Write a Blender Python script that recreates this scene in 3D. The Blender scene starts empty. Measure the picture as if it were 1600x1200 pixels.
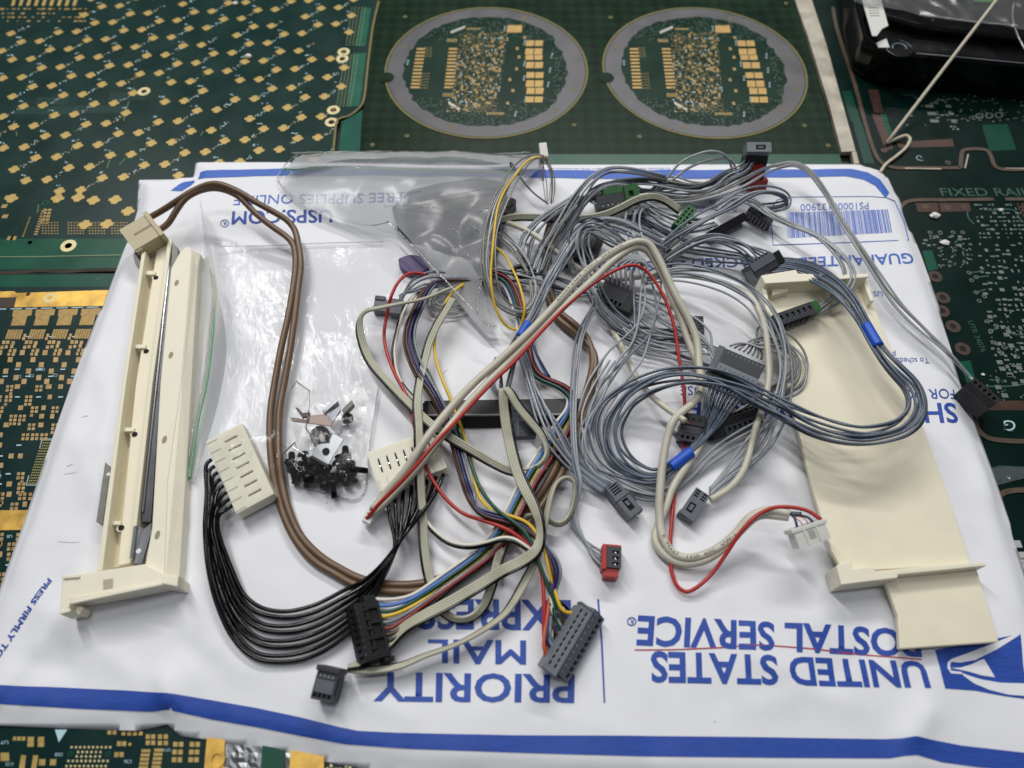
import bpy, bmesh, math, random
from mathutils import Vector, Matrix, noise
R = math.radians
scn = bpy.context.scene
COL = scn.collection

# ---------------------------------------------------------------- camera
MM = 0.001
CAM_H, PITCH, FPX = 287.0, 60.0, 1109.0          # mm above the table, degrees below the horizon, focal length for a 1600 px wide frame
cd = bpy.data.cameras.new('camera')
cam = bpy.data.objects.new('camera', cd); COL.objects.link(cam)
cam.location = (0, 0, CAM_H * MM)
cam.rotation_euler = (R(90 - PITCH), 0, 0)
cd.sensor_width = 36.0
cd.lens = 36.0 * FPX / 1600.0
cd.clip_start, cd.clip_end = 0.005, 50.0
cd.dof.use_dof = True
cd.dof.focus_distance = 0.325
cd.dof.aperture_fstop = 7.5
scn.camera = cam

# ---------------------------------------------------------------- light: a workshop with ceiling tube lamps behind and above
w = bpy.data.worlds.new('World'); scn.world = w
w.use_nodes = True
bg = w.node_tree.nodes['Background']
bg.inputs['Color'].default_value = (0.80, 0.87, 1.0, 1)
bg.inputs['Strength'].default_value = 0.10

def lamp(name, loc, target, sx, sy, power, col=(1, 1, 1)):
    l = bpy.data.lights.new(name, 'AREA'); l.shape = 'RECTANGLE'
    l.size, l.size_y, l.energy, l.color = sx, sy, power, col
    o = bpy.data.objects.new(name, l); COL.objects.link(o)
    o.location = loc
    d = Vector(target) - Vector(loc)
    o.rotation_euler = d.to_track_quat('-Z', 'Y').to_euler()
    return o
lamp('ceiling_tube_lamp', (-0.62, 0.95, 1.55), (0, .25, 0), 0.09, 1.15, 15.4, (1.0, .985, .955))
lamp('ceiling_tube_lamp', (0.30, 1.42, 1.22), (0, .25, 0), 1.15, 0.09, 14.2, (1.0, .985, .955))
lamp('ceiling_tube_lamp', (0.0, 0.15, 1.8), (0, .15, 0), 1.2, 0.12, 5.4, (.98, .985, 1.0))

scn.view_settings.view_transform = 'Standard'
scn.view_settings.look = 'None'
scn.view_settings.exposure = 0.0
scn.view_settings.gamma = 1.0
scn.cycles.max_bounces = 10
scn.cycles.transparent_max_bounces = 24
scn.cycles.caustics_reflective = False
scn.cycles.caustics_refractive = False

# ---------------------------------------------------------------- pixel -> place on the table (mm)
sp, cp = math.sin(R(PITCH)), math.cos(R(PITCH))
def P(px, py, z=0.0):
    a, b = (px - 800) / FPX, (600 - py) / FPX
    d = (a, cp + b * sp, -sp + b * cp)
    t = (CAM_H - z) / -d[2]
    return Vector((d[0] * t, d[1] * t, z))
def W(px, py): return P(px, py, 0.0)

def sstep(a, b, x):
    t = min(1.0, max(0.0, (x - a) / (b - a))); return t * t * (3 - 2 * t)
def catmull(pts, step):
    """dense points along a smooth curve through pts (any dimension; step measured on the first two)"""
    if len(pts) < 2: return [tuple(p) for p in pts]
    pp = [tuple(p) for p in pts]
    n = len(pp[0])
    ext = [tuple(2 * pp[0][k] - pp[1][k] for k in range(n))] + pp + [tuple(2 * pp[-1][k] - pp[-2][k] for k in range(n))]
    out = []
    for i in range(1, len(ext) - 2):
        p0, p1, p2, p3 = ext[i - 1], ext[i], ext[i + 1], ext[i + 2]
        d = [max(1e-3, math.hypot(b[0] - a[0], b[1] - a[1])) ** .5 for a, b in ((p0, p1), (p1, p2), (p2, p3))]
        m = max(1, int(math.ceil(d[1] ** 2 / step)))
        m1, m2 = [], []
        for k in range(n):
            v = (p2[k] - p1[k])
            a = (p1[k] - p0[k]) / d[0] - (p2[k] - p0[k]) / (d[0] + d[1]) + v / d[1]
            b = v / d[1] - (p3[k] - p1[k]) / (d[1] + d[2]) + (p3[k] - p2[k]) / d[2]
            m1.append(a * d[1]); m2.append(b * d[1])
        for j in range(m):
            t = j / m; t2, t3 = t * t, t * t * t
            out.append(tuple((2 * t3 - 3 * t2 + 1) * p1[k] + (t3 - 2 * t2 + t) * m1[k] + (-2 * t3 + 3 * t2) * p2[k] + (t3 - t2) * m2[k] for k in range(n)))
    out.append(pp[-1])
    return out

# ---------------------------------------------------------------- materials
MATS = {}
def lin(c):
    return tuple(((v / 255) / 12.92 if v / 255 <= .04045 else (((v / 255) + .055) / 1.055) ** 2.4) for v in c)
def mat(name, rgb, rough=.5, metal=0.0, var=.0, vscale=300, bump=0.0, bscale=900, spec=.5, coat=0.0, sub=0.0, stretch=None):
    if name in MATS: return MATS[name]
    m = bpy.data.materials.new(name); m.use_nodes = True
    nt = m.node_tree; p = nt.nodes['Principled BSDF']
    c = lin(rgb) + (1,)
    p.inputs['Base Color'].default_value = c
    p.inputs['Roughness'].default_value = rough
    p.inputs['Metallic'].default_value = metal
    p.inputs['Specular IOR Level'].default_value = spec
    p.inputs['Coat Weight'].default_value = coat
    p.inputs['Coat Roughness'].default_value = .12
    if sub:
        p.inputs['Subsurface Weight'].default_value = sub
        p.inputs['Subsurface Radius'].default_value = (.004, .004, .003)
        p.inputs['Subsurface Scale'].default_value = .5
    tc = nt.nodes.new('ShaderNodeTexCoord')
    src = tc.outputs['Object']
    if stretch:
        mp = nt.nodes.new('ShaderNodeMapping'); mp.inputs['Scale'].default_value = stretch
        nt.links.new(src, mp.inputs['Vector']); src = mp.outputs['Vector']
    if var:
        n = nt.nodes.new('ShaderNodeTexNoise'); n.inputs['Scale'].default_value = vscale; n.inputs['Detail'].default_value = 5
        nt.links.new(src, n.inputs['Vector'])
        mr = nt.nodes.new('ShaderNodeMapRange')
        mr.inputs['From Min'].default_value = .3; mr.inputs['From Max'].default_value = .7
        mr.inputs['To Min'].default_value = 1 - var; mr.inputs['To Max'].default_value = 1 + var
        nt.links.new(n.outputs['Fac'], mr.inputs['Value'])
        hs = nt.nodes.new('ShaderNodeHueSaturation'); hs.inputs['Color'].default_value = c
        nt.links.new(mr.outputs['Result'], hs.inputs['Value'])
        nt.links.new(hs.outputs['Color'], p.inputs['Base Color'])
        mr2 = nt.nodes.new('ShaderNodeMapRange')
        mr2.inputs['To Min'].default_value = max(.02, rough - .1); mr2.inputs['To Max'].default_value = min(1, rough + .15)
        nt.links.new(n.outputs['Fac'], mr2.inputs['Value']); nt.links.new(mr2.outputs['Result'], p.inputs['Roughness'])
    if bump:
        n2 = nt.nodes.new('ShaderNodeTexNoise'); n2.inputs['Scale'].default_value = bscale; n2.inputs['Detail'].default_value = 4
        nt.links.new(src, n2.inputs['Vector'])
        b = nt.nodes.new('ShaderNodeBump'); b.inputs['Strength'].default_value = bump; b.inputs['Distance'].default_value = .0004
        nt.links.new(n2.outputs['Fac'], b.inputs['Height']); nt.links.new(b.outputs['Normal'], p.inputs['Normal'])
    MATS[name] = m
    return m

# ---------------------------------------------------------------- things, parts
def thing(name, label, cat, loc, group=None):
    o = bpy.data.objects.new(name, None); COL.objects.link(o)
    o.empty_display_size = .01
    o.location = Vector(loc) * MM
    o['label'] = label; o['category'] = cat
    if group: o['group'] = group
    return o
def origin_of(o):
    v = Vector((0, 0, 0))
    while o is not None: v += o.location; o = o.parent
    return v
def link_mesh(name, me, parent=None, loc=None, label=None, kind=None):
    o = bpy.data.objects.new(name, me); COL.objects.link(o)
    if parent is not None: o.parent = parent
    if loc is not None: o.location = loc
    if label: o['label'] = label
    if kind: o['kind'] = kind
    return o
def build(name, verts, faces, m, parent=None, smooth=False, label=None, kind=None, mats=None, fmat=None):
    """verts in world mm"""
    off = origin_of(parent) if parent is not None else Vector((0, 0, 0))
    me = bpy.data.meshes.new(name)
    me.from_pydata([tuple(Vector(v) * MM - off) for v in verts], [], faces)
    for mm_ in (mats or [m]): me.materials.append(mm_)
    if fmat: me.polygons.foreach_set('material_index', fmat)
    if smooth: me.polygons.foreach_set('use_smooth', [True] * len(me.polygons))
    me.update()
    return link_mesh(name, me, parent, None, label, kind)
def tag(o, label, cat, group=None):
    o['label'] = label; o['category'] = cat
    if group: o['group'] = group
    return o
def from_bm(name, bm, m, parent=None, smooth=False, label=None, kind=None):
    off = origin_of(parent) if parent is not None else Vector((0, 0, 0))
    for v in bm.verts: v.co = v.co * MM - off
    me = bpy.data.meshes.new(name); bm.to_mesh(me); bm.free()
    me.materials.append(m)
    if smooth: me.polygons.foreach_set('use_smooth', [True] * len(me.polygons))
    return link_mesh(name, me, parent, None, label, kind)

class Geo:
    """collects shapes (world mm) into one mesh"""
    def __init__(s): s.v, s.f = [], []
    def add(s, v, f):
        b = len(s.v); s.v += [Vector(x) for x in v]; s.f += [tuple(b + i for i in q) for q in f]
    def quad(s, a, b, c, d): s.add([a, b, c, d], [(0, 1, 2, 3)])
    def prism(s, top, depth):
        """top: list of points counter-clockwise from above; depth: vector to the bottom"""
        n = len(top); d = Vector(depth)
        a = sum(((top[i].x * top[(i + 1) % n].y - top[(i + 1) % n].x * top[i].y) for i in range(n)))
        if a < 0: top = list(reversed(top))
        s.add(list(top) + [t + d for t in top], [tuple(range(n)), tuple(range(2 * n - 1, n - 1, -1))] + [(i, n + i, n + (i + 1) % n, (i + 1) % n) for i in range(n)])
    def cyl(s, c, ax, r, h, n=14, r2=None, cap=True):
        ax = Vector(ax).normalized(); u = ax.orthogonal().normalized(); w_ = ax.cross(u); c = Vector(c)
        r2 = r if r2 is None else r2
        v = [c + (u * math.cos(2 * math.pi * i / n) + w_ * math.sin(2 * math.pi * i / n)) * r for i in range(n)]
        v += [c + ax * h + (u * math.cos(2 * math.pi * i / n) + w_ * math.sin(2 * math.pi * i / n)) * r2 for i in range(n)]
        f = [(i, (i + 1) % n, n + (i + 1) % n, n + i) for i in range(n)]
        if cap: f += [tuple(range(n - 1, -1, -1)), tuple(range(n, 2 * n))]
        s.add(v, f)
    def tube(s, pts, r, n=8, cap=True):
        m = len(pts)
        if m < 2: return
        prev = None; vs = []; fs = []
        for i in range(m):
            t = (pts[min(i + 1, m - 1)] - pts[max(i - 1, 0)])
            if t.length < 1e-6: t = Vector((1, 0, 0))
            t.normalize()
            if prev is None: u = t.orthogonal().normalized()
            else:
                u = prev - t * prev.dot(t)
                u = u.normalized() if u.length > 1e-6 else t.orthogonal().normalized()
            prev = u; w_ = t.cross(u)
            for k in range(n):
                a = 2 * math.pi * k / n
                vs.append(pts[i] + (u * math.cos(a) + w_ * math.sin(a)) * r)
        for i in range(m - 1):
            for k in range(n):
                fs.append((i * n + k, i * n + (k + 1) % n, (i + 1) * n + (k + 1) % n, (i + 1) * n + k))
        if cap:
            fs.append(tuple(range(n - 1, -1, -1))); fs.append(tuple((m - 1) * n + k for k in range(n)))
        s.add(vs, fs)
    def out(s, name, m, parent=None, **k): return build(name, s.v, s.f, m, parent, **k)
import numpy as np
# ---------------------------------------------------------------- mailing envelope: outline and height field
ENV_PX = [(305, 254), (304, 268), (303, 278), (260, 280), (217, 281), (214, 330), (206, 365), (192, 394), (173, 442), (155, 490), (132, 545), (110, 600), (82, 682), (58, 755), (35, 825),
          (0, 920), (-60, 1075), (-78, 1126), (0, 1134), (100, 1138), (212, 1142), (240, 1137), (262, 1132), (282, 1150), (325, 1156), (400, 1169), (507, 1190),
          (560, 1200), (640, 1214), (1000, 1232), (1400, 1238), (1700, 1258), (1690, 1215), (1645, 1050), (1600, 892), (1556, 748), (1500, 598), (1470, 490), (1440, 400), (1421, 358),
          (1402, 305), (1385, 276), (1372, 266), (1340, 256), (1200, 255.5), (1000, 257), (845, 257), (600, 255), (400, 253.5)]
ENV = [P(x, y, .6) for x, y in ENV_PX]
X0, Y0, GS = -330.0, -30.0, 2.0
NX, NY = 330, 240
gx, gy = np.meshgrid(X0 + GS * np.arange(NX), Y0 + GS * np.arange(NY))
def seg_dist(ax, ay, bx, by):
    dx, dy = bx - ax, by - ay
    t = np.clip(((gx - ax) * dx + (gy - ay) * dy) / max(dx * dx + dy * dy, 1e-9), 0, 1)
    return np.hypot(gx - ax - t * dx, gy - ay - t * dy)
dist = np.full(gx.shape, 1e9); inside = np.zeros(gx.shape, bool)
for i in range(len(ENV)):
    a, b = ENV[i], ENV[(i + 1) % len(ENV)]
    dist = np.minimum(dist, seg_dist(a.x, a.y, b.x, b.y))
    c = (a.y > gy) != (b.y > gy)
    inside ^= c & (gx < (b.x - a.x) * (gy - a.y) / ((b.y - a.y) if abs(b.y - a.y) > 1e-9 else 1e-9) + a.x)
dist = np.where(inside, dist, -dist)
mask = np.clip(dist / 9.0, 0, 1); mask = mask * mask * (3 - 2 * mask)
H_IN = 4.5
field = np.zeros(gx.shape)
for j in range(NY):
    for i in range(NX):
        if inside[j, i]:
            x, y = gx[j, i], gy[j, i]
            field[j, i] = 1.9 * noise.noise((x / 75, y / 75, 3.1)) + .95 * noise.noise((x / 27, y / 34, 7.7)) + .24 * noise.noise((x / 9, y / 12, 1.7))
def ridge(px, h, wd, z=4.5):
    global field
    pw = [P(x, y, z) for x, y in px]
    dd = np.full(gx.shape, 1e9)
    for a, b in zip(pw, pw[1:]): dd = np.minimum(dd, seg_dist(a.x, a.y, b.x, b.y))
    field += h * np.exp(-np.abs(dd / wd) ** 1.08)
ridge([(262, 1134), (266, 1088), (263, 1066)], 3.4, 5, 2)
ridge([(1424, 1152), (1440, 1126), (1446, 1112)], 3.0, 5)
ridge([(985, 1150), (1000, 1170), (1025, 1200)], .8, 4)
ridge([(845, 1130), (880, 1120), (960, 1145)], .6, 5)
ridge([(200, 405), (135, 600), (110, 675), (57, 820), (21, 892)], 1.6, 3.5)
ridge([(92, 962), (67, 997), (15, 1060), (-20, 1100)], 2.4, 3)
ridge([(228, 285), (222, 330), (212, 372)], 1.0, 3)
ridge([(90, 840), (120, 848), (200, 846)], .35, 3)
ridge([(150, 690), (220, 700)], .3, 3)
ridge([(1125, 935), (1080, 910), (1065, 880)], .7, 4)
ridge([(1010, 870), (1003, 925), (990, 945)], .6, 4)
ridge([(900, 770), (960, 905)], .5, 6)
ridge([(1060, 470), (1130, 520), (1200, 520)], .8, 5)
ridge([(1430, 900), (1470, 1010), (1440, 1120)], .7, 7)
ridge([(1100, 440), (1180, 470)], .8, 5)
ridge([(700, 820), (735, 900), (745, 1000)], .6, 6)
for q, h_, w_ in (([(60, 950), (150, 1010), (210, 1060)], 1.0, 4), ([(300, 1060), (330, 1010), (380, 1050)], 1.0, 4), ([(30, 1030), (110, 1050)], -1.0, 4), ([(560, 1090), (640, 1120)], .9, 4), ([(20, 1115), (90, 1060)], 1.0, 4), ([(150, 560), (170, 640), (150, 700)], .9, 3), ([(120, 690), (160, 800), (110, 880)], 1.0, 4), ([(1180, 1105), (1260, 1080), (1330, 1100)], .9, 5), ([(1520, 700), (1560, 860)], 1.0, 4), ([(1440, 520), (1490, 680)], .8, 4), ([(700, 500), (720, 570), (690, 640)], 1.0, 6), ([(780, 620), (830, 700)], 1.0, 6), ([(940, 520), (930, 600)], 1.0, 6)): ridge(q, h_, w_)
random.seed(5)
for k in range(70):
    x, y = random.uniform(60, 1560), random.uniform(300, 1130)
    a = random.uniform(0, math.pi); L = random.uniform(30, 110)
    ridge([(x, y), (x + L * math.cos(a), y + .7 * L * math.sin(a))], random.choice((-1, 1)) * random.uniform(.35, 1.1), random.uniform(2.4, 7))
EZG = np.where(inside, 1.1 + mask * (H_IN - 1.1 + field), 0.0)
EZG = np.maximum(EZG, np.where(inside, .45, 0))
# a raised lip at the bulging front edge
def EZ(x, y):
    u, v = (x - X0) / GS, (y - Y0) / GS
    i, j = int(min(max(u, 0), NX - 2)), int(min(max(v, 0), NY - 2))
    fu, fv = min(max(u - i, 0), 1), min(max(v - j, 0), 1)
    return float((EZG[j, i] * (1 - fu) + EZG[j, i + 1] * fu) * (1 - fv) + (EZG[j + 1, i] * (1 - fu) + EZG[j + 1, i + 1] * fu) * fv)
def G(px, py, h=0.0):
    """the place seen at a pixel of the photograph, h mm above the envelope (or the table beyond it)"""
    z = H_IN + h
    for _ in range(5):
        p = P(px, py, z); z = .5 * z + .5 * (EZ(p.x, p.y) + h)
    return P(px, py, z)
def Q(px, py, h=0.0): return P(px, py, H_IN + h)      # the same over the envelope's mean height, for stiff things
def in_env(p, margin=0.0):
    u, v = (p.x - X0) / GS, (p.y - Y0) / GS
    i, j = int(round(u)), int(round(v))
    return 0 <= i < NX and 0 <= j < NY and dist[j, i] > margin

def cut_mesh(bm, step, x0, x1, y0, y1):
    x = math.ceil(x0 / step) * step
    while x < x1:
        bmesh.ops.bisect_plane(bm, geom=bm.verts[:] + bm.edges[:] + bm.faces[:], plane_co=(x, 0, 0), plane_no=(1, 0, 0)); x += step
    y = math.ceil(y0 / step) * step
    while y < y1:
        bmesh.ops.bisect_plane(bm, geom=bm.verts[:] + bm.edges[:] + bm.faces[:], plane_co=(0, y, 0), plane_no=(0, 1, 0)); y += step
def sheet_bm(outline, step, zf):
    bm = bmesh.new()
    vs = [bm.verts.new((p.x, p.y, 0)) for p in outline]
    f = bm.faces.new(vs); f.normal_update()
    if f.normal.z < 0: f.normal_flip()
    xs, ys = [p.x for p in outline], [p.y for p in outline]
    cut_mesh(bm, step, min(xs), max(xs), min(ys), max(ys))
    bmesh.ops.triangulate(bm, faces=[f for f in bm.faces if len(f.verts) > 4])
    for v in bm.verts: v.co.z = zf(v.co.x, v.co.y)
    return bm
# ---------------------------------------------------------------- table top and mailing envelope
TYVEK = mat('tyvek', (232, 233, 238), .55, var=.012, vscale=120, bump=.10, bscale=420, spec=.35)
INK = mat('blue_ink', (44, 78, 166), .5, var=.16, vscale=700, spec=.35, stretch=(.25, 3, 1))
INK_PALE = mat('pale_blue_ink', (70, 108, 194), .5, var=.14, vscale=700, spec=.35, stretch=(.3, 3, 1))
RED_INK = mat('red_ink', (170, 50, 58), .5)

g = Geo(); g.prism([W(-900, -330), W(2500, -330), W(2500, 1500), W(-900, 1500)], (0, 0, -20))
for i, v in enumerate(g.v): v.z -= 3.6
tbl = g.out('tabletop', mat('tabletop_dark', (26, 34, 30), .4, var=.3, vscale=60)); tbl['kind'] = 'structure'

env = thing('mailing_envelope', 'large white express mailing envelope with blue stripes and upside-down lettering under the cables', 'envelope', (0, 150, 0))
bm = sheet_bm(ENV, 2.5, EZ)
body = from_bm('paper_sheet', bm, TYVEK, env, smooth=True)
mod = body.modifiers.new('thickness', 'SOLIDIFY'); mod.thickness = .0004; mod.offset = -1

def strip(name, upper, lower, m, lift=.2, step=2.0):
    pts = [P(x, y, 4) for x, y in upper] + [P(x, y, 4) for x, y in reversed(lower)]
    bm_ = sheet_bm(pts, step, lambda x, y: EZ(x, y) + lift)
    return from_bm(name, bm_, m, env, smooth=True)
up = [(-74, 1070), (0, 1071), (100, 1074), (200, 1079), (275, 1085), (330, 1094), (400, 1106), (470, 1121), (530, 1136), (560, 1142), (620, 1145), (800, 1149), (1000, 1150), (1200, 1152), (1380, 1155), (1406, 1154), (1425, 1151), (1450, 1156), (1500, 1165), (1600, 1176), (1670, 1184)]
lo = [(-80, 1098), (0, 1100), (120, 1107), (235, 1112), (262, 1109), (285, 1114), (330, 1124), (400, 1136), (470, 1150), (540, 1163), (640, 1170), (800, 1176), (1000, 1182), (1200, 1184), (1390, 1185), (1412, 1181), (1430, 1180), (1470, 1191), (1530, 1199), (1600, 1206), (1680, 1214)]
strip('blue_stripe', up, lo, INK)
up = [(311, 266), (400, 264.5), (600, 265), (845, 266), (1000, 266), (1200, 265), (1330, 266.5), (1355, 272), (1375, 282), (1390, 300)]
lo = [(308, 279), (400, 275), (600, 276), (845, 279), (1000, 279.5), (1200, 278), (1320, 278), (1348, 283), (1367, 292), (1383, 310)]
strip('blue_stripe', up, lo, INK_PALE)
strip('printed_rule', [(933, 936), (938, 1000), (942.5, 1099)], [(936, 936), (941, 1000), (945, 1099)], INK)
rl = [(991, 1015), (1060, 1014.5), (1125, 1012), (1165, 1008.5), (1200, 1008.5), (1260, 1013), (1330, 1021), (1436, 1031)]
strip('printed_rule', rl, [(x, y + 2) for x, y in rl], RED_INK)
# blue tail of the upper flap showing at the front edge, and the blue slip at the left top
strip('blue_stripe', [(288, 283), (303, 279), (304, 285)], [(268, 300), (285, 301), (300, 290)][::1], INK_PALE)

def text_mesh(body_, m, place, name='print', parent=None, bold=.0, shear=0.0, step=.12, spacing=1.0):
    """flat lettering; place(u, v) gives the world point; u runs 0..1 along the line, v 0..1 from the baseline to the cap height"""
    cu = bpy.data.curves.new('t', 'FONT'); cu.body = body_; cu.offset = bold; cu.shear = shear; cu.space_character = spacing
    cu.resolution_u = 3
    ob = bpy.data.objects.new('t', cu); COL.objects.link(ob)
    me = bpy.data.meshes.new_from_object(ob.evaluated_get(bpy.context.evaluated_depsgraph_get()))
    bpy.data.objects.remove(ob); bpy.data.curves.remove(cu)
    bm_ = bmesh.new(); bm_.from_mesh(me); bpy.data.meshes.remove(me)
    if not bm_.verts: bm_.free(); return None
    xs = [v.co.x for v in bm_.verts]; x0, x1 = min(xs), max(xs)
    if step: cut_mesh(bm_, step, x0, x1, -.3, .9)
    for v in bm_.verts: v.co = place((v.co.x - x0) / (x1 - x0), v.co.y / .69)
    return from_bm(name, bm_, m, parent)
def env_text(s, b0, b1, t0, t1=None, m=None, bold=.012, shear=0.0, lift=.2, step=.15, heavy=0, **k):
    """baseline from pixel b0 to b1; cap tops at t0 above b0 and t1 above b1"""
    A, B, C = P(*b0, 4.5), P(*b1, 4.5), P(*t0, 4.5)
    D = P(*t1, 4.5) if t1 else C + (B - A)
    def place(u, v):
        p = A.lerp(B, u).lerp(C.lerp(D, u), v)
        p.z = EZ(p.x, p.y) + lift; return p
    o = text_mesh(s, m or INK, place, 'lettering', env, bold, shear, step, **k)
    if heavy:                                    # a heavier cut of the same letters: the outline doubled by a hair's breadth
        wd = (B - A).length
        bmx = bmesh.new(); bmx.from_mesh(o.data); e = (B - A).normalized() * heavy * MM; f = (C - A).normalized() * heavy * .6 * MM
        base = bmx.verts[:]
        for n_, dv in enumerate((e, f, e + f)):
            r_ = bmesh.ops.duplicate(bmx, geom=bmx.faces[:] if False else [x for x in bmx.faces if x.index < len(o.data.polygons)])
            for v in r_['geom']:
                if isinstance(v, bmesh.types.BMVert): v.co += dv + Vector((0, 0, .012 * (n_ + 1))) * MM
            bmx.faces.index_update()
        bmx.to_mesh(o.data); bmx.free()
    return o
env_text('UNITED STATES', (1439, 1036), (1016, 1019), (1452, 1075), (1018, 1065), bold=.028, shear=0.06)
env_text('POSTAL SERVICE', (1434, 986), (995, 963), (1440, 1027), (994, 1007), bold=.028, shear=0.06)
env_text('PRIORITY', (898, 1056), (585, 1051), (897, 1098), (584, 1095), bold=.022)
env_text('MAIL', (822, 1001), (671, 999), (822, 1038), (671, 1035), bold=.0, heavy=.55)
env_text('EXPRESS', (892, 939), (652, 937), (893, 985), (652, 982), bold=.022)
env_text('SHIPPING ENVELOPE', (1491, 632), (1076, 628), (1497, 662), (1074, 650), bold=.018)
env_text('FOR DOMESTIC AND INTERNATIONAL USE', (1489, 610), (1063, 604), (1492, 625), (1063, 618), bold=.0, m=INK)
env_text('GUARANTEED', (1425, 396), (1243, 402), (1429, 412), (1243, 417), m=INK_PALE, bold=.012)
env_text('TRACKED', (1206, 403), (1080, 406), (1207, 419), (1080, 421), m=INK, bold=.012)
env_text('INSURED', (1050, 407), (935, 408), (1050, 422), (935, 422), m=INK, bold=.012)
strip('printed_dot', [(1226, 408), (1219, 408)], [(1227, 414), (1219, 414)], INK)
strip('printed_dot', [(1070, 410), (1063, 410)], [(1070, 416), (1063, 416)], INK)
env_text('USPS.COM', (519, 327), (364, 330), (519, 346), (363, 351), m=INK, bold=.0, heavy=.35)
env_text('ORDER FREE SUPPLIES ONLINE', (722, 300), (366, 305), (722, 315), (364, 320), m=INK_PALE, bold=-.002)
env_text('PS10000132900', (1357, 316), (1251, 318), (1358, 326), (1252, 328), m=INK_PALE, bold=-.004)
env_text('December 2020', (1150, 321), (1082, 321), (1151, 330), (1082, 330), m=INK, bold=0)
env_text('OD: 15.5 x 11.69', (1182, 309), (1109, 309), (1183, 317), (1109, 317), m=INK, bold=-.004)
env_text('For Domestic shipments, the maximum weight is 70 lbs. For International', (1047, 260), (862, 260), (1047, 263.5), (862, 263.5), m=INK, bold=0)
env_text('To schedule free package', (1448, 561), (1330, 556), (1450, 570), (1331, 565), m=INK, bold=-.004)
env_text('USPS.COM/PICKUP', (1379, 455), (1265, 452), (1380, 463), (1265, 459), m=INK_PALE, bold=0)
env_text('pickup', (1399, 550), (1368, 549), (1400, 558), (1368, 557), m=INK, bold=-.004)
env_text('PRESS FIRMLY TO SEAL', (74, 902), (-42, 1066), (80, 907), (-34, 1071), m=INK, bold=.0, heavy=.25)
def reg_mark(c, r):
    env_text('R', (c[0] + r * .45, c[1] - r * .5), (c[0] - r * .4, c[1] - r * .5), (c[0] + r * .45, c[1] + r * .5), m=INK, bold=.01)
    a = [(c[0] + r * math.cos(t * .3), c[1] + r * .92 * math.sin(t * .3)) for t in range(22)]
    gg = Geo(); gg.tube([G(x, y, .15) for x, y in a], .22, 5); gg.out('lettering', INK, env)
reg_mark((987, 971), 6.5); reg_mark((351, 349), 6)
# barcode and its round-cornered frame
random.seed(11)
gb = Geo(); x = 0.0
while x < .995:
    wd = random.choice((.0045, .0045, .0045, .009, .013)); gap = random.choice((.0045, .0045, .007, .0095))
    def bp(u, v):
        a = (1387 + (1227 - 1387) * u, 327 + (332 - 327) * u); b = (1394 + (1229 - 1394) * u, 363 + (372 - 363) * u)
        return G(a[0] + (b[0] - a[0]) * v, a[1] + (b[1] - a[1]) * v, .18)
    for k in range(5): gb.quad(bp(x, k / 5), bp(min(1, x + wd), k / 5), bp(min(1, x + wd), k / 5 + .2), bp(x, k / 5 + .2))
    x += wd + gap
gb.out('barcode', INK_PALE, env)
fr = [(1205, 345), (1208, 383), (1300, 380), (1420, 375), (1412, 345), (1398, 314), (1385, 309), (1360, 307), (1240, 308), (1215, 312), (1205, 325), (1205, 345)]
gf = Geo(); gf.tube([G(x, y, .05) for x, y in sum(([(a[0] + (b[0] - a[0]) * t / 6, a[1] + (b[1] - a[1]) * t / 6) for t in range(6)] for a, b in zip(fr, fr[1:])), [])], .28, 4)
gf.out('printed_rule', INK_PALE, env)
# the square emblem with the white bird's head
def c8(pts): return [(1200 + x / 4, 900 + y / 4) for x, y in pts]
def patch(name, pts, m, lift):
    bm_ = sheet_bm([P(x, y, 4.5) for x, y in pts], 2.5, lambda x, y: EZ(x, y) + lift)
    return from_bm(name, bm_, m, env, smooth=True)
em = patch('emblem', c8([(1028, 468), (1300, 416), (1572, 363), (1590, 560), (1630, 780), (1600, 768), (1480, 752), (1290, 718), (1095, 706)]), INK, .16)
patch('emblem', c8([(1195, 606), (1240, 622), (1330, 648), (1450, 668), (1625, 673), (1630, 752), (1500, 742), (1380, 712), (1280, 672), (1215, 628)]), TYVEK, .26)
patch('emblem', c8([(1128, 578), (1190, 576), (1260, 556), (1320, 528), (1346, 520), (1415, 634), (1330, 622), (1250, 600), (1195, 590)]), TYVEK, .26)
patch('emblem', c8([(1532, 368), (1572, 366), (1420, 462), (1290, 526), (1190, 545), (1130, 540), (1122, 560), (1130, 596), (1200, 602), (1196, 616), (1130, 612), (1106, 580), (1106, 545), (1130, 524), (1250, 480), (1400, 424)]), TYVEK, .26)
# little specks and pen scratches on the paper
gs_ = Geo()
for a, b, c in (((128, 653), (133, 650), (138, 650)), ((105, 729), (110, 727), (114, 725)), ((100, 741), (120, 738), (158, 741)), ((510, 787), (511, 785), (512, 784)), ((1337, 832), (1338, 832), (1340, 833)), ((1115, 1127), (1117, 1128), (1118, 1129)), ((692, 584), (696, 580), (699, 578)), ((90, 846), (110, 848), (124, 847))):
    gs_.tube([G(*a, .05), G(*b, .05), G(*c, .05)], .12 if c[0] - a[0] < 15 else .055, 4)
gs_.out('scratch', mat('grey_speck', (110, 110, 112), .6), env)
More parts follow.
